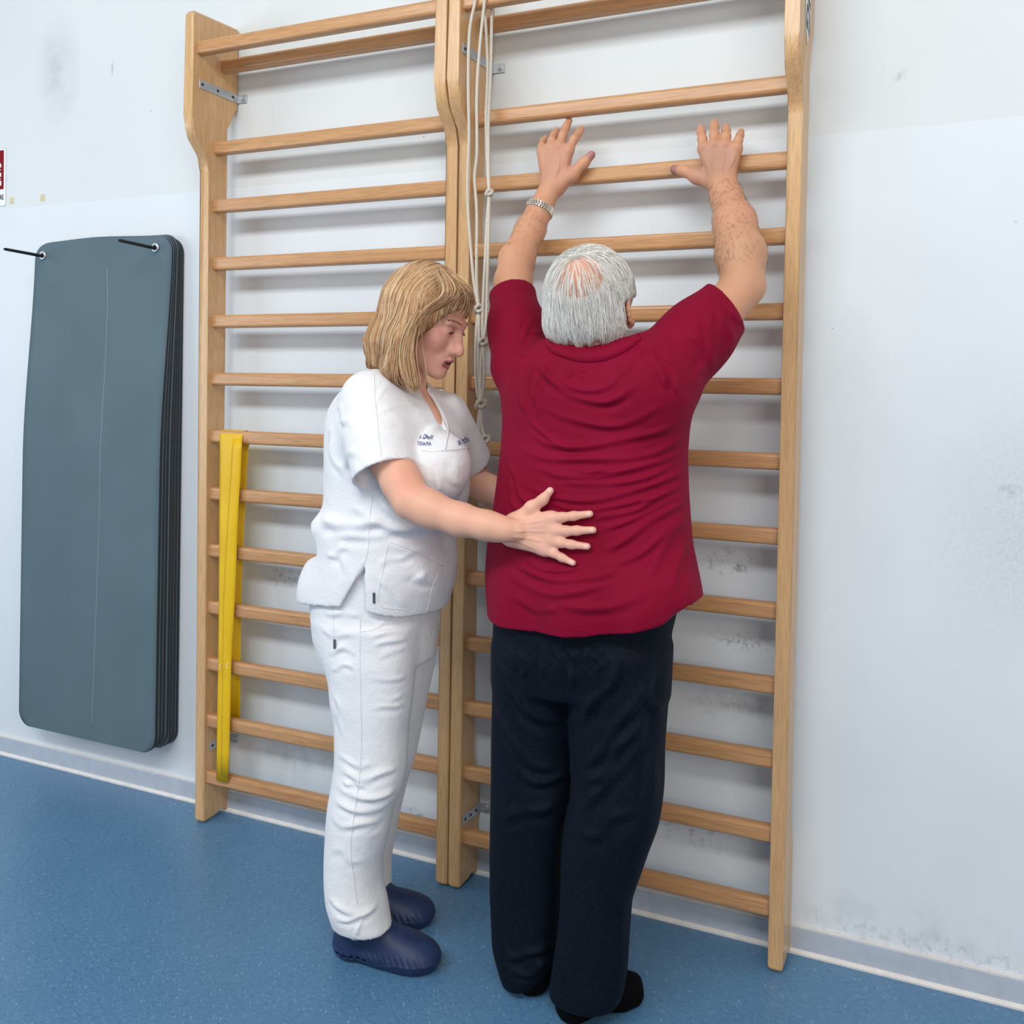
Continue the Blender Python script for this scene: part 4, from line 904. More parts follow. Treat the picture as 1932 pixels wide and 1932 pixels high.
def hand_on_back(s, shirt_y):
    D = lambda px, py, dy=0: P(px, py, shirt_y(px, py)-.009+dy)
    n = np.array([.2, -1, .1])
    M = [(1040, 978), (1046, 1001), (1040, 1020), (1028, 1036)]
    F_ = [[M[0], (1060, 976), (1082, 973.5), (1113, 969.5)], [M[1], (1068, 1002), (1088, 1001), (1119, 1000)], [M[2], (1058, 1024), (1078, 1027.5), (1108, 1031)], [M[3], (1045, 1044), (1060, 1052), (1081, 1062)]]
    R_ = [(.0105, .0074), (.0108, .0076), (.0102, .0073), (.0092, .0066)]
    for f, (a, b) in zip(F_, R_):
        pts = [D(*f[0], -.006), D(*f[1], -.009), D(*f[2], -.004), D(*f[3])]; s.chain(pts, [a, a-.0008, (a+b)/2, b], .008)
        s.cap(pts[0]+np.array([0, -.001, 0]), pts[0]+np.array([.002, -.001, 0]), a*1.08, a*1.05, .01)
    for f, w0 in zip(F_, [(975, 985), (972, 996), (966, 1008), (960, 1016)]): s.cap(D(*w0, -.012), D(*f[0], -.006), .0145, .0108, .018, n=n, q=.85)
    s.cap(D(968, 990, -.012), D(1020, 990, -.010), .020, .018, .02, n=n, q=.75); s.cap(D(968, 1008, -.012), D(1015, 1022, -.008), .018, .014, .02, n=n, q=.8)
    s.chain([D(975, 982, -.012), D(1003, 957, -.010), D(1024, 943, -.006), D(1038, 926, -.002)], [.0165, .0125, .0098, .0082], .012)
    return F_, D
def shirt_surface_y(px, py):
    q = [hh for hh in [shirt_bvh.ray_cast(Vector(CAM), Vector(P(px, py, 0)-CAM).normalized())[0]] if hh is not None]
    return q[0].y if q else -.52
VL = [(803, 735), (812, 752), (822, 770), (830, 788), (837, 804), (843, 820)]
TS = Sdf(); TS.loft(rows2rings(wt_rows), k=.03); TS.ell(P(838, 880, -.50), (.060, .07, .075), k=.05)
shirt_bvh = BVHTree.FromPolygons([v.co[:] for v in shirt.data.vertices], [tuple(p.vertices) for p in shirt.data.polygons])
s = Sdf()
s.loft(rows2rings(wt_rows[2:], .034), k=.03); s.loft(rows2rings(hip_rows, .022), k=.03); s.loft(rows2rings(nl[:-1], .02), k=.02); s.loft(rows2rings(fl[:-1], .02), k=.02)
HN = PF(630, 1800); TN = PF(827, 1828); HFo = PF(628, 1742); TFo = PF(817, 1738)
for h0, t0, R_ in ((HN, TN, nl), (HFo, TFo, fl)):
    f = (t0-h0)/np.linalg.norm(t0-h0); c = rowring(*R_[-4]); s.cap(h0+f*.065+[0, 0, .06], (c[1], c[2], c[0]), .027, .032, .03); s.cap(h0+f*.055+[0, 0, .045], h0+f*.17+[0, 0, .032], .024, .018, .02)
s.chain([SH, P(738, 870, -.592), P(758, 910, -.61), EL], [.048, .046, .042, .037], .02)
s.chain([EL, P(815, 963, -.62), P(870, 981, -.61), P(920, 992, -.60), P(950, 999, -.594)], [.0365, .0350, .0310, .0265, .0235], .03)
s.cap(P(945, 998, -.594), P(975, 1000, -.583), .0235, .022, .016, n=(.25, -1, 0), q=.85)
s.chain([FSH, FEL], [.048, .038], .02); s.chain([FEL, P(925, 925, -.21), FWR], [.038, .036, .026], .02); s.cap(FWR, FWR+np.array([.06, .0, .0]), .022, .022, .01, n=(0, 1, 0), q=.6)
for q in range(4): s.cap(FWR+np.array([.06, -.0, .02-.013*q]), FWR+np.array([.125, .01, .03-.02*q]), .0085, .007, .006)
s.cap(FWR+np.array([.03, 0, .02]), FWR+np.array([.07, .0, .055]), .010, .008, .008)
nails, D_ = hand_on_back(s, shirt_surface_y)
s.chain([H(-.040, 0, -.05), P(752, 722, -.43)], [.050, .054], .03); s.cap(H(-.022, 0, -.070), P(772, 728, -.43), .034, .040, .02)
VA = [hit(TS, *q) for q in VL]; VA = [q-TS.grad(q[None])[0]*.029 for q in VA]; s.chain(VA[:5], [.026, .026, .025, .024, .022], .015)
# skull and face
s.ell(H(-.014, 0, .030), (.095, .072, .086), WA.T, k=.02); s.ell(H(.036, 0, -.040), (.050, .056, .066), WA.T, k=.03)
for q in (-1, 1):
    s.cap(H(-.012, .050*q, -.052), H(.066, .014*q, -.098), .018, .016, .03); s.ell(H(.053, .040*q, -.028), (.024, .022, .024), WA.T, .022)
    s.cap(H(.083, .010*q, .020), H(.072, .040*q, .020), .011, .009, .014)
    s.ell(H(.097, .031*q, .004), (.014, .016, .012), WA.T, .012, 's'); s.ell(H(.0715, .031*q, -.001), (.0142, .0150, .0135), WA.T, .004); s.chain([H(.0885, .0215*q, -.0035), H(.0892, .030*q, -.0030), H(.0850, .042*q, -.0048)], [.0026, .0058, .0026], .0015, 's')
    s.ell(H(.094, .0115*q, -.0425), (.0100, .0072, .0072), WA.T, .012); s.ell(H(.0935, .0065*q, -.0505), (.005, .0034, .0032), WA.T, .002, 's')
    s.cap(H(.084, .009*q, -.018), H(.091, .0105*q, -.037), .0068, .0072, .014)
    ec = H(-.012, .072*q, -.012); ring = [ec+WA@np.array([-.014*math.sin(a)-.002, q*(.006+.006*math.sin(a/2)), .026*math.cos(a)]) for a in np.linspace(-.5, 3.6, 9)]; s.chain(ring, [.004]*9, .004); s.ell(ec, (.014, .005, .021), WA.T, .006)
s.chain([H(.083, 0, .012), H(.092, 0, -.012), H(.1050, 0, -.033), H(.1075, 0, -.0405)], [.0085, .0082, .0088, .0088], .010); s.cap(H(.100, 0, -.046), H(.088, 0, -.052), .0055, .006, .006)
s.ell(H(.073, 0, -.068), (.020, .028, .022), WA.T, .016)
s.chain([H(.086, -.0195, -.0705), H(.0935, -.006, -.0645), H(.0945, 0, -.0660), H(.0935, .006, -.0645), H(.086, .0195, -.0705)], [.0026, .0050, .0046, .0050, .0026], .004)
s.chain([H(.0845, -.0180, -.0785), H(.0900, 0, -.0835), H(.0845, .0180, -.0785)], [.0028, .0058, .0028], .004)
s.chain([H(.087, -.016, -.0725), H(.0960, 0, -.0745), H(.087, .016, -.0725)], [.0016, .0040, .0016], .002, 's')
s.ell(H(.0775, 0, -.1035), (.015, .018, .013), WA.T, .014)
V, F = surface(s, .0020, smooth=1, zc=.86, q=3.2)
m = V[:, 0] > 1.0
VV = folds(V, F, [([(985, 985), (1015, 983), (1038, 978)], .0010, .0028), ([(980, 998), (1010, 1000), (1042, 1001)], .0011, .0028), ([(975, 1008), (1008, 1014), (1036, 1020)], .0010, .0028), ([(972, 1012), (1000, 1026), (1025, 1035)], .0009, .0028), ([(990, 1020), (1000, 1008), (1020, 1005), (1030, 1010)], .0006, .0018)], -.56)
V[m] = VV[m]
C = np.tile(np.array(s2l(230, 176, 150)), (len(V), 1)); C = tint(C, near(V, H(.04, 0, -.03), .13, .5), s2l(226, 168, 148))
C = tint(C, near(V, D_(1050, 1000), .10, .6)*.8, s2l(226, 172, 152)); C = tint(C, near(V, H(.055, -.045, -.030), .035, .9)*.4, s2l(206, 118, 104)); C = tint(C, near(V, H(.104, 0, -.040), .018, .9)*.35, s2l(205, 120, 105)); C = tint(C, near(V, P(760, 900, -.67), .06, .9)*.45, s2l(226, 128, 104))
L = (V-WO)@WA
def chainmask(pts, r):
    d = np.full(len(V), 9.)
    for a, b in zip(pts[:-1], pts[1:]):
        a = np.array(a); b = np.array(b); ba = b-a; t = np.clip(((L-a)@ba)/(ba@ba), 0, 1); d = np.minimum(d, np.linalg.norm(L-a-t[:, None]*ba, axis=1))
    return np.clip((r-d)/(r*.25), 0, 1)[:, None]
lip = np.maximum(chainmask([(.087, -.018, -.071), (.0965, -.006, -.0665), (.0975, 0, -.068), (.0965, .006, -.0665), (.087, .018, -.071)], .0052), chainmask([(.086, -.017, -.0785), (.093, 0, -.0842), (.086, .017, -.0785)], .0058))
C = tint(C, lip*.85, s2l(158, 74, 78)); C = tint(C, chainmask([(.086, -.016, -.0730), (.0930, 0, -.0748), (.086, .016, -.0730)], .0036)*.9, s2l(60, 20, 24))
for q in (-1, 1):
    C = tint(C, chainmask([(.083, .020*q, .007), (.080, .043*q, .006)], .008)*.35, s2l(150, 96, 92)); C = tint(C, chainmask([(.0935, .0065*q, -.0512), (.0935, .0066*q, -.0505)], .0036)*.7, s2l(90, 40, 36))
for f in nails: C = tint(C, near(V, D_(f[3][0]-3, f[3][1], -.0065), .0062, .3)*.75, s2l(240, 196, 186)); C = tint(C, near(V, D_(f[1][0]+14, f[1][1]-1, -.009), .008, .8)*.4, s2l(206, 130, 114))
C = tint(C, near(V, D_(1038, 925, -.006), .0066, .3)*.75, s2l(240, 196, 186))
wbody = mesh_obj('body', V, F, SKIN, wo, True, C)
# eyes, lashes, brows
EYEW = plain('eye_white', s2l(225, 215, 210), .15); IRIS = plain('iris', s2l(62, 50, 44), .1); LASH = plain('lash', s2l(48, 34, 30), .6)
for q in (-1, 1):
    c = H(.0715, .031*q, -.0015); V, F = tube_data([c+WA@np.array([0, 0, -.0119]), c+WA@np.array([0, 0, -.0118])], .001, 4)
    e = Sdf(); e.ell(c, (.0131, .0131, .0131), None, 0); V, F = surface(e, .0013, 14, 1); LL = (V-c)@WA; dd = np.array([.93, -.05*q*0, -.36]); dd /= np.linalg.norm(dd); cs = LL@dd/np.linalg.norm(LL, axis=1)
    C = np.tile(np.array(s2l(228, 216, 212)), (len(V), 1)); C = tint(C, np.clip((cs-.86)/.03, 0, 1)[:, None], s2l(66, 56, 50)); C = tint(C, np.clip((cs-.965)/.01, 0, 1)[:, None], s2l(8, 8, 8))
    mesh_obj('eye', V, F, vcol('eye_surface', .12, 0.), wo, True, C)
    tubes_obj('eyelash', [([H(.0850, .0200*q, -.0010), H(.0872, .026*q, .0008), H(.0872, .033*q, .0006), H(.0850, .040*q, -.0015), H(.0815, .046*q, -.0045)], [.0006, .0011, .0013, .0013, .0005])], LASH, wo, 6)
    rng = np.random.RandomState(8); tb = []
    for i in range(170):
        t = rng.rand(); a = lerp([.0925, .014*q, .0235], [.0735, .050*q, .0235], t)+np.array([0, 0, .004*math.sin(t*3)]); a = a+np.array([0, 0, rng.normal(0, .0012)]); a = H(*a)
        for _ in range(3): a = a-s.grad(a[None])[0]*(s(a[None])[0]-.0006)
        tb.append(([a, a+WA@np.array([-.002, .004*q, .0012])], [.0005, .0003]))
    tubes_obj('eyebrow', tb, plain('brow_hair', s2l(160, 118, 92), .7), wo, 3)
# ---- hair: side-parted bob
hs = Sdf(); hs.ell(H(-.020, 0, .036), (.103, .086, .094), WA.T, k=.02)
NS = -.45-.085  # near side depth
hs.chain([H(-.02, -.070, .03), P(762, 640, -.525), P(752, 690, -.525), P(768, 722, -.525)], [.030, .034, .030, .010], .03)
hs.chain([H(-.06, -.045, .02), P(728, 640, -.49), P(722, 685, -.48), P(745, 712, -.50)], [.040, .036, .026, .014], .03)
hs.chain([H(-.07, .02, .0), P(722, 650, -.43), P(715, 688, -.42)], [.040, .036, .018], .03)
hs.chain([H(-.02, .072, .02), H(-.03, .080, -.06), H(-.03, .075, -.11)], [.024, .026, .014], .03)
hs.ell(H(.100, 0, -.022), (.080, .080, .083), WA.T, .010, 's'); hs.cap(H(.10, 0, .015), H(.06, -.09, -.08), .040, .045, .01, 's'); hs.cap(H(.10, 0, .015), H(.06, .09, -.08), .040, .045, .01, 's')
V, F = surface(hs, .0028, smooth=2)
C = np.tile(np.array(s2l(152, 106, 68)), (len(V), 1)); mh = mesh_obj('hair', V, F, HAIRM, wo, True, C)
rng = np.random.RandomState(12); n = 9000; D = rng.normal(size=(n, 3)); D /= np.linalg.norm(D, axis=1)[:, None]; Q = H(-.02, 0, .03)+D*.10
for _ in range(6): Q -= hs.grad(Q)*hs(Q)[:, None]
L = (Q-WO)@WA; ok = (np.abs(hs(Q)) < .002) & (L[:, 2] > -.03) & ~((L[:, 0] > .045) & (L[:, 2] < .05)); Q = Q[ok]
FC = Sdf(); FC.ell(H(.100, 0, -.022), (.080, .082, .083), WA.T, 0); FC.cap(H(.10, 0, .015), H(.06, -.09, -.08), .040, .045, 0)
PART = .012
def wflow(q, t):
    L = (q-WO)@WA; side = np.where(L[:, 1] > PART, 1., -1.)[:, None]; top = np.clip((L[:, 2]-.05)/.06, 0, 1)[:, None]
    d = (WA@np.array([-.25, 0, 0]))[None]*(.3+top) + side*hl[None]*top*1.3 + np.array([[-.10, 0, -1.]])*(1.05-top*.8)
    return d
zt_ = P(760, 735, -.52)[2]; zb_ = P(705, 692, -.42)[2]
rb = rng.rand(len(Q))
def wstop(q):
    lim = np.interp(q[:, 0], [.90, 1.00, 1.08], [zb_-.004, zt_+.01, zt_+.0]); return (q[:, 2] < lim+.02*(rb-.3)) | (FC(q) < .000)
ph = strands_on(hs, Q, wflow, 24, .0105, .0045, 3, rise=.0001, wob=.07, stop=wstop)
n = len(ph); t = rng.rand(n, 1); cl = (np.sin(Q[:, :1]*230+Q[:, 1:2]*90)*.5+.5); t = np.clip(.55*t+.45*cl, 0, 1)
lo_, mid_, hi_ = np.array(s2l(118, 76, 50)), np.array(s2l(204, 156, 106)), np.array(s2l(255, 228, 188))  # blonde strand tones; dark end deepened to paint under-shade into the hair
C = np.where(t < .5, lo_+(mid_-lo_)*t*2, mid_+(hi_-mid_)*(t*2-1)); ribbons('strands', ph, rng.uniform(.0007, .0016, n), HAIRM, mh, C)
# fringe and loose locks drawn from guides
def lock(guides, n, spread, seed, wid=.0008, col=None):
    rng = np.random.RandomState(seed); G = [crom([P(*g) for g in gd], 4) for gd in guides]; out = []
    for i in range(n):
        j = rng.randint(0, max(1, len(G)-1)); t = rng.rand(); a = G[j]; b = G[min(j+1, len(G)-1)]; m_ = min(len(a), len(b)); out.append(a[:m_]*(1-t)+b[:m_]*t+rng.normal(0, spread, (1, 3))+np.linspace(0, 1, m_)[:, None]*rng.normal(0, spread, (1, 3)))
    out = np.stack(out); t = rng.rand(n, 1); C = np.where(t < .5, lo_+(mid_-lo_)*t*2, mid_+(hi_-mid_)*(t*2-1)) if col is None else np.tile(np.array(col), (n, 1))*(.85+.3*t)
    ribbons('lock', out, rng.uniform(wid*.7, wid*1.3, n), HAIRM, mh, C)
lock([[(842, 512, -.50), (872, 530, -.49), (889, 552, -.475), (894, 580, -.46), (890, 606, -.452)], [(842, 512, -.50), (868, 532, -.50), (884, 556, -.485), (887, 580, -.47), (878, 602, -.462)], [(838, 512, -.50), (862, 534, -.51), (876, 558, -.50), (870, 580, -.49), (852, 600, -.485)]], 46, .0016, 1, .0006)
lock([[(842, 512, -.50), (868, 528, -.495), (884, 545, -.485), (892, 562, -.470), (894, 578, -.462)], [(838, 512, -.50), (862, 530, -.505), (878, 545, -.50), (884, 555, -.49), (880, 562, -.485)]], 160, .0022, 11)
lock([[(838, 510, -.505), (862, 535, -.512), (866, 556, -.518), (838, 576, -.532), (800, 592, -.545)], [(832, 510, -.515), (850, 540, -.528), (846, 560, -.536), (818, 578, -.546), (794, 600, -.552)], [(825, 510, -.522), (836, 545, -.542), (826, 565, -.552), (802, 585, -.556), (786, 620, -.558)]], 460, .0022, 2)
lock([[(795, 590, -.552), (786, 620, -.555), (780, 660, -.556), (784, 700, -.552), (789, 736, -.550)], [(790, 590, -.556), (776, 630, -.560), (768, 670, -.562), (772, 710, -.560), (780, 738, -.556)], [(785, 590, -.558), (764, 630, -.566), (756, 670, -.566), (760, 705, -.566), (772, 730, -.560)]], 420, .003, 3)
lock([[(796, 600, -.548), (797, 650, -.535), (806, 700, -.520), (811, 720, -.515), (807, 748, -.515)], [(797, 600, -.548), (796, 650, -.537), (800, 690, -.522), (797, 715, -.52), (793, 735, -.52)]], 12, .0006, 4, .0006)
lock([[(735, 585, -.50), (712, 625, -.48), (700, 655, -.46), (702, 680, -.45), (699, 700, -.44)], [(742, 580, -.51), (722, 625, -.50), (712, 660, -.48), (716, 685, -.47), (735, 700, -.48)]], 200, .003, 5)
# ---- tunic
WH_, nt, b = mat('white_cotton', .8, 0, .2); v = coords(nt)
nt.links.new(ramp(nt, noise(nt, v, 5, 2), [(.3, s2l(232, 233, 236)), (.7, s2l(240, 240, 242))]), b.inputs['Base Color']); bump(nt, b, math_(nt, 'ADD', math_(nt, 'MULTIPLY', noise(nt, coords(nt, (1, 1, 1)), 16, 5, .62), 3.), noise(nt, v, 500, 2)), .38, .007)
b.inputs['Sheen Weight'].default_value = .1
s = Sdf(); s.loft(rows2rings(wt_rows), k=.03)
s.ell(P(838, 880, -.50), (.060, .07, .075), k=.05); s.ell(P(640, 1110, -.43), (.07, .13, .10), k=.06)
aN = P(702, 758, -.53); bN = P(728, 895, -.600); dN = (bN-aN)/np.linalg.norm(bN-aN)
aF = P(838, 785, -.33); bF = P(880, 862, -.225); dF = (bF-aF)/np.linalg.norm(bF-aF)
for pts, rr, b_, d_, cut, h0, h1 in (([P(722, 745, -.49), aN, lerp(aN, bN, .5), bN+dN*.05], [.058, .066, .073, .079], bN, dN, dN+np.array([-.05, .15, .10]), .066, .073), ([aF, bF+dF*.06], [.062, .060], bF+dF*.02, dF, dF, .052, .053)):
    sl = Sdf(); sl.chain(pts, rr, .04); n_ = cut/np.linalg.norm(cut); sl.add(lambda Q, c=b_, n_=n_: (Q-c)@n_, (-9,)*3, (9,)*3, 0, 'i'); sl.cap(b_-d_*.06, b_+d_*.16, h0, h1, .004, 's'); s.sub(sl, .03)
s.cap(P(768, 724, -.43)+np.array([0, 0, -.03]), P(752, 690, -.43), .052, .062, .008, 's')
VP = [hit(TS, *q) for q in VL]; s.chain([q+np.array([.004, -.004, 0]) for q in VP], [.020, .017, .0145, .012, .008, .003], .003, 's')
s.cap(P(612, 996, -.535), P(603, 992, -.38), .023, .023, .022); s.cap(P(640, 1000, -.58), P(612, 996, -.535), .008, .020, .02); s.cap(P(594, 1036, -.54), P(586, 1036, -.36), .014, .014, .03, 's')
# hem line, lower in front, and the side slit
hx = [P(592, 1122, -.43), P(637, 1146, -.58), P(683, 1159, -.60), P(725, 1177, -.60), P(808, 1184, -.58), P(850, 1160, -.43)]; hX = [q[0] for q in hx]; hZ = [q[2] for q in hx]
s.add(lambda Q: np.interp(Q[:, 0], hX, hZ)+(Q[:, 1]+.43)*-.02-Q[:, 2], (-9,)*3, (9,)*3, 0, 'i')
A_, B_, C_ = P(683, 1068, -.60), P(638, 1150, -.60), P(685, 1164, -.60)
def wedge(Q):
    x, z = Q[:, 0], Q[:, 2]
    def hp(a, b): n_ = np.array([b[2]-a[2], -(b[0]-a[0])]); n_ = n_/np.linalg.norm(n_); return (x-a[0])*n_[0]+(z-a[2])*n_[1]
    return np.maximum(np.maximum(hp(A_, B_), -hp(A_, C_)), np.maximum(z-A_[2], Q[:, 1]+.50))
s.add(wedge, (A_[0]-.1, -.75, A_[2]-.14), (A_[0]+.05, -.5, A_[2]), .002, 's')
rr = [r for r in rows2rings(wt_rows, .0075)][-6:]
s.loft(rr+[(rr[-1][0]-.08, *rr[-1][1:])], k=.004, op='s', top=True)
V, F = surface(s, .0040, smooth=3)
st = [([(706, 706), (706, 760), (712, 820), (722, 880)], .0016, .004, -.61), ([(640, 760), (665, 790), (700, 800)], .006, .010, -.58), ([(705, 765), (740, 780), (775, 815)], .005, .009, -.62), ([(725, 720), (770, 770), (785, 830), (793, 880)], .008, .010, -.60), ([(745, 730), (785, 775), (800, 820)], .005, .007, -.58),
 ([(628, 800), (640, 860), (665, 900)], .006, .011, -.56), ([(640, 880), (670, 860), (705, 850)], .004, .009, -.6), ([(670, 850), (700, 870), (740, 860)], .003, .008, -.66),
 ([(595, 992), (640, 985), (690, 985), (730, 990)], .012, .012, -.58), ([(610, 1010), (650, 1015), (710, 1005), (760, 1015)], .007, .010, -.60), ([(640, 960), (690, 975), (740, 1005), (800, 1020), (855, 1018)], .009, .011, -.61), ([(700, 930), (720, 960), (760, 990), (830, 1005)], .006, .010, -.6), ([(790, 1035), (830, 1028), (858, 1045)], .006, .009, -.6),
 ([(720, 1020), (760, 1050), (800, 1058), (850, 1050)], .006, .010, -.6), ([(750, 1080), (770, 1110), (800, 1120), (840, 1100)], .006, .010, -.6), ([(755, 1085), (762, 1110), (772, 1130)], .005, .007, -.6), ([(640, 1030), (650, 1070), (640, 1110)], .004, .010, -.6), ([(610, 1060), (635, 1040), (660, 1030)], .005, .009, -.6), ([(840, 860), (848, 900), (846, 950)], .005, .008, -.57), ([(818, 850), (822, 890), (815, 940)], .004, .007, -.57),
 ([(865, 850), (868, 900), (862, 940)], .004, .006, -.55), ([(800, 925), (820, 960), (850, 985)], .005, .008, -.58), ([(690, 1075), (720, 1060), (760, 1045)], .003, .007, -.62), ([(795, 849), (840, 851), (885, 846)], .0022, .003, -.6), ([(700, 1080), (720, 1140), (735, 1160)], .003, .008, -.62), ([(820, 1090), (850, 1080), (864, 1060)], .006, .009, -.6), ([(810, 1150), (835, 1125), (852, 1095)], .006, .009, -.6)]
V = folds(V, F, st, -.6); tun = mesh_obj('tunic', V, F, WH_, wo)
bv = BVHTree.FromPolygons([Vector(q) for q in V], [tuple(int(i) for i in f) for f in F])
def on(px, py, off=.0012, tree=None):
    d = Vector(P(px, py, 0)-CAM).normalized(); h = (tree or bv).ray_cast(Vector(CAM), d); return None if h[0] is None else np.array(h[0]+h[1].normalized()*off*(1 if h[1].dot(d) < 0 else -1))
def seam(name, pxs, m, parent, r=.0009, tree=None, n=8):
    L_ = [on(x, y, .0003, tree) for x, y in crom([(x, y, 0) for x, y in pxs], n)[:, :2]]; L_ = [q for q in L_ if q is not None]
    if len(L_) > 2: tubes_obj(name, [(L_, r)], m, parent, 5)
SEAM = plain('white_piping', s2l(222, 222, 226), .8); NAVY = plain('navy_thread', s2l(42, 56, 130), .7)
seam('seam', [(706, 706), (707, 745), (712, 790), (716, 830), (722, 882)], SEAM, tun); seam('seam', [(795, 850), (815, 852), (845, 849), (885, 846)], SEAM, tun)
seam('collar_edge', [(812, 738), (830, 765), (842, 795), (846, 815), (843, 830), (840, 848)], SEAM, tun, .0022); seam('collar_edge', [(797, 738), (812, 768), (830, 802), (842, 822)], SEAM, tun, .0016)
seam('pocket_edge', [(733, 1025), (722, 1080), (715, 1140), (760, 1150), (800, 1160), (815, 1110), (830, 1075)], SEAM, tun, .0009); seam('seam', [(683, 1070), (684, 1110), (683, 1155)], SEAM, tun, .0012)
seam('pocket_edge', [(735, 1022), (780, 1040), (835, 1068)], SEAM, tun, .0011); seam('seam', [(703, 935), (697, 985), (694, 1040), (683, 1070)], SEAM, tun, .0008)
def cloth_text(txt, px, py, ang, size, m, parent, shear=0, xs=1., name='embroidery'):
    "size in pixels"
    V, F = text_mesh(txt, size, shear, .0, .012*size*.3, xs); ca, sa = math.cos(ang), math.sin(ang); out = []
    for x, y, z in V:
        q = on(px+x*ca-y*sa*-1*-1, py-(x*sa+y*ca), .0022)
        if q is None: return
        out.append(q)
    mesh_obj(name, out, F, m, parent, False)
cloth_text('TERAPIA', 800, 838, -.03, 10, NAVY, tun, 0, .72); cloth_text('a Dult', 803, 825, -.05, 12, NAVY, tun, .4, .85); cloth_text('alth', 873, 832, .36, 16, plain('blue_thread', s2l(58, 80, 150), .7), tun, 0, .95)
TAGM = plain('label_tag', s2l(70, 76, 88), .7)
def clabel(px, py, w, h, parent, tree=None):
    c = [on(px+dx, py+dy, .0015, tree) for dx, dy in ((-w, -h), (w, -h), (w*1.1, h), (-w*.9, h))]
    if all(q is not None for q in c):
        c2 = [q+np.array([0, -.0008, 0]) for q in c]; mesh_obj('brand_tag', c+c2, [(0, 1, 2, 3), (7, 6, 5, 4), (0, 4, 5, 1), (1, 5, 6, 2), (2, 6, 7, 3), (3, 7, 4, 0)], TAGM, parent, False)
clabel(706, 1128, 2.2, 10, tun)
# ---- trousers
s = Sdf(); s.loft(rows2rings(hip_rows), k=.03); s.loft(rows2rings(nl), k=.012); s.loft(rows2rings(fl), k=.003)
for R_ in (nl, fl):
    rr = rows2rings(R_[-3:], .0075); s.loft(rr+[(rr[-1][0]-.06, *rr[-1][1:])], k=.003, op='s')
V, F = surface(s, .0040, smooth=3)
st = [([(690, 1190), (730, 1180), (782, 1195)], .004, .006), ([(688, 1205), (740, 1198), (784, 1208)], .004, .006), ([(690, 1222), (745, 1215), (784, 1225)], .004, .006), ([(700, 1245), (750, 1235), (784, 1245)], .0035, .006), ([(688, 1283), (730, 1290), (778, 1280)], .004, .006), ([(690, 1335), (735, 1343), (775, 1338)], .004, .007), ([(700, 1320), (730, 1325), (765, 1315)], .003, .006),
 ([(632, 1450), (655, 1462), (690, 1470), (740, 1462)], .006, .008), ([(625, 1480), (660, 1500), (700, 1508), (745, 1495)], .007, .008), ([(622, 1505), (660, 1528), (705, 1530), (738, 1515)], .007, .008), ([(618, 1535), (650, 1555), (690, 1560), (725, 1550)], .006, .008), ([(630, 1420), (660, 1440), (700, 1445)], .005, .007), ([(640, 1470), (670, 1482), (690, 1480)], .005, .006),
 ([(720, 1560), (700, 1600), (712, 1640)], .005, .009), ([(735, 1530), (715, 1570), (690, 1600)], .005, .008), ([(620, 1600), (650, 1610), (680, 1640)], .003, .010), ([(618, 1690), (640, 1712), (680, 1728), (725, 1715)], .008, .008), ([(625, 1725), (660, 1735), (700, 1730), (735, 1705)], .006, .006), ([(680, 1735), (672, 1750), (668, 1770)], .004, .004), ([(700, 1745), (715, 1735), (735, 1725)], .004, .005),
 ([(597, 1150), (640, 1160), (680, 1158)], .004, .007), ([(600, 1185), (640, 1200), (675, 1195)], .003, .007), ([(612, 1235), (640, 1225), (675, 1230)], .005, .007), ([(620, 1265), (645, 1255), (672, 1262)], .004, .006), ([(624, 1300), (640, 1350), (640, 1400)], .003, .009)]
V = folds(V, F, st, -.59); wtr = mesh_obj('trousers', V, F, WH_, wo); bv2 = BVHTree.FromPolygons([Vector(q) for q in V], [tuple(int(i) for i in f) for f in F])
seam('seam', [(680, 1165), (679, 1240), (681, 1330), (682, 1400), (678, 1470), (668, 1540), (662, 1600), (668, 1660), (674, 1705)], SEAM, wtr, .0011, bv2)
seam('pocket_edge', [(681, 1192), (705, 1188), (728, 1172)], SEAM, wtr, .001, bv2); seam('seam', [(628, 1150), (630, 1190), (632, 1228)], SEAM, wtr, .0008, bv2); clabel(632, 1215, 2.0, 9, wtr, bv2)
# ---- necklace and bracelet
GOLD = plain('gold_chain', s2l(196, 150, 96), .3, .8)
bb_ = BVHTree.FromPolygons([v.co[:] for v in wbody.data.vertices], [tuple(p.vertices) for p in wbody.data.polygons]); seam_pts = [on(x, y, .0007, bb_) for x, y in ((808, 744), (813, 752), (818, 760), (823, 769), (828, 779), (831, 787))]
tubes_obj('necklace', [([q for q in seam_pts if q is not None], .0009)], GOLD, wo, 6)
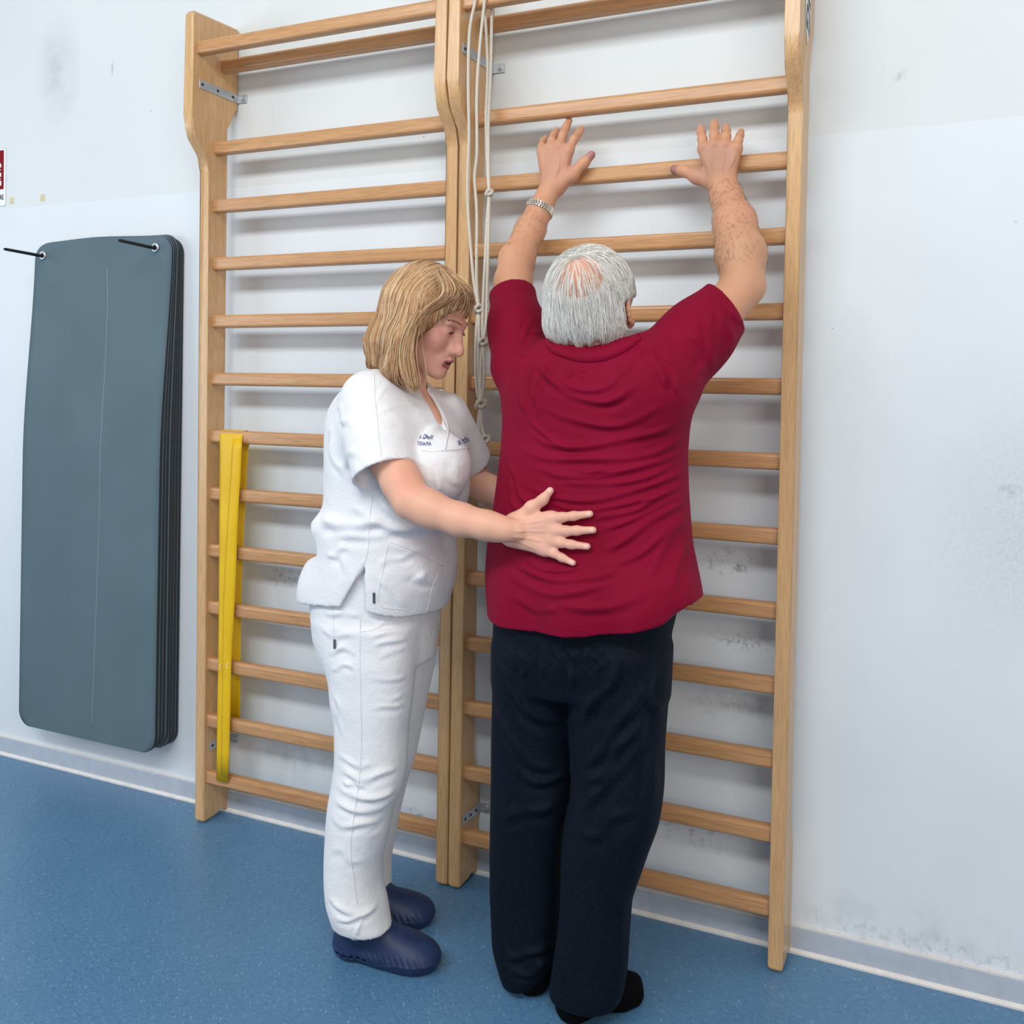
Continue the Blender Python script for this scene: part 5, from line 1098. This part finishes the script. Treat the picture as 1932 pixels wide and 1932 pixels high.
# ---- clogs
CLOG, nt, b = mat('clog_rubber', .5, 0, .4); v = coords(nt); nt.links.new(ramp(nt, noise(nt, v, 30, 3), [(.3, s2l(26, 42, 78)), (.7, s2l(34, 52, 90))]), b.inputs['Base Color']); bump(nt, b, noise(nt, v, 300, 2), .1, .001)
BUCK = plain('buckle', s2l(205, 208, 214), .35)
def clog(h0, t0, w=.048):
    h0 = np.array(h0); t0 = np.array(t0); f = t0-h0; f[2] = 0; L = np.linalg.norm(f); f /= L; z = np.array([0, 0, 1.]); r = np.cross(f, z); A = np.stack([f, r, z], 1); G = lambda x, y, zz: h0+A@np.array([x, y, zz])
    s = Sdf(); M = A.T
    s.cap(G(.045, 0, .026), G(.12, .002, .024), .040, .036, .02, n=z, q=.65); s.cap(G(.12, .003, .024), G(L-.055, .005, .026), .038, .050, .02, n=z, q=.55)
    s.ell(G(L-.072, .003, .030), (.076, .054, .046), M, .02); s.ell(G(L-.115, .001, .045), (.06, .043, .042), M, .025); s.cap(G(.040, 0, .050), G(.060, 0, .072), .039, .038, .02); s.cap(G(.060, 0, .066), G(.115, 0, .070), .038, .040, .02)
    s.plane(G(0, 0, .003), (0, 0, -1)); 
    s.add(lambda Q: ((Q-h0)@A)[:, 2]-(.094+np.clip(((Q-h0)@A)[:, 0]-.09, -1, .035)*.10), (-9,)*3, (9,)*3, 0, 'i')
    s.cap(G(.052, 0, .070), G(.090, 0, .078), .029, .030, .006, 's'); s.cap(G(.055, 0, .10), G(.100, 0, .112), .031, .034, .006, 's')
    for side in (-1, 1):
        for i in range(5): s.cap(G(.022+.017*i, side*.060, .022-.0012*i), G(.026+.017*i, side*.030, .024-.0012*i), .0052, .0052, .001, 's')
    V, F = surface(s, .0028, smooth=2); Lc = (V-h0)@A; nn = normals(V, F); sd = np.clip((np.abs(nn@r)-.25)/.3, 0, 1)
    d = .0016*np.clip(np.sin((Lc[:, 0]+Lc[:, 2]*.6)*2*math.pi/.0155)*2, -1, 1)*np.clip((Lc[:, 0]-.095)/.01, 0, 1)*np.clip((L-.02-Lc[:, 0])/.02, 0, 1)*np.exp(-((Lc[:, 2]-.030)/.013)**2)*sd
    # wavy welt line
    zw = .018+.014*np.cos(np.clip(Lc[:, 0]/.11, 0, 1.6)*math.pi)*.8; d += .002*np.exp(-((Lc[:, 2]-zw-.006)/.0028)**2)*sd
    V = V+nn*d[:, None]; o = mesh_obj('clog', V, F, CLOG, wo); tb = BVHTree.FromPolygons([Vector(q) for q in V], [tuple(int(i) for i in q) for q in F])
    for side in (-1, 1):
        def pt(x, zz, off=.0015):
            h = tb.ray_cast(Vector(G(x, side*.12, zz)), Vector(-side*r)); return np.array(h[0])+side*r*off if h[0] is not None else G(x, side*.040, zz)
        V2 = []; F2 = []; xs = np.linspace(.012, .092, 9)
        for x in xs:
            for zz in (.070, .084): V2.append(pt(x, zz+.004*(x-.01)/.08, .0012))
        for i in range(8): F2.append((2*i, 2*i+1, 2*i+3, 2*i+2))
        so = mesh_obj('strap', V2, F2, CLOG, o); sm = so.modifiers.new('s', 'SOLIDIFY'); sm.thickness = .0028; sm.offset = 0
        cx, cz = .070, .079; V3 = [pt(cx+.009*sx*(1 if abs(sy) < 1 else .8), cz+.0085*sy, .0045) for sx, sy in ((-1, -.5), (-1, .5), (-.8, 1), (.8, 1), (1, .5), (1, -.5), (.8, -1), (-.8, -1), (-1, -.5))]
        bo = tubes_obj('buckle', [(V3, .0017)], BUCK, o, 6)
    return o
clog(HN, TN); clog(HFo, TFo)
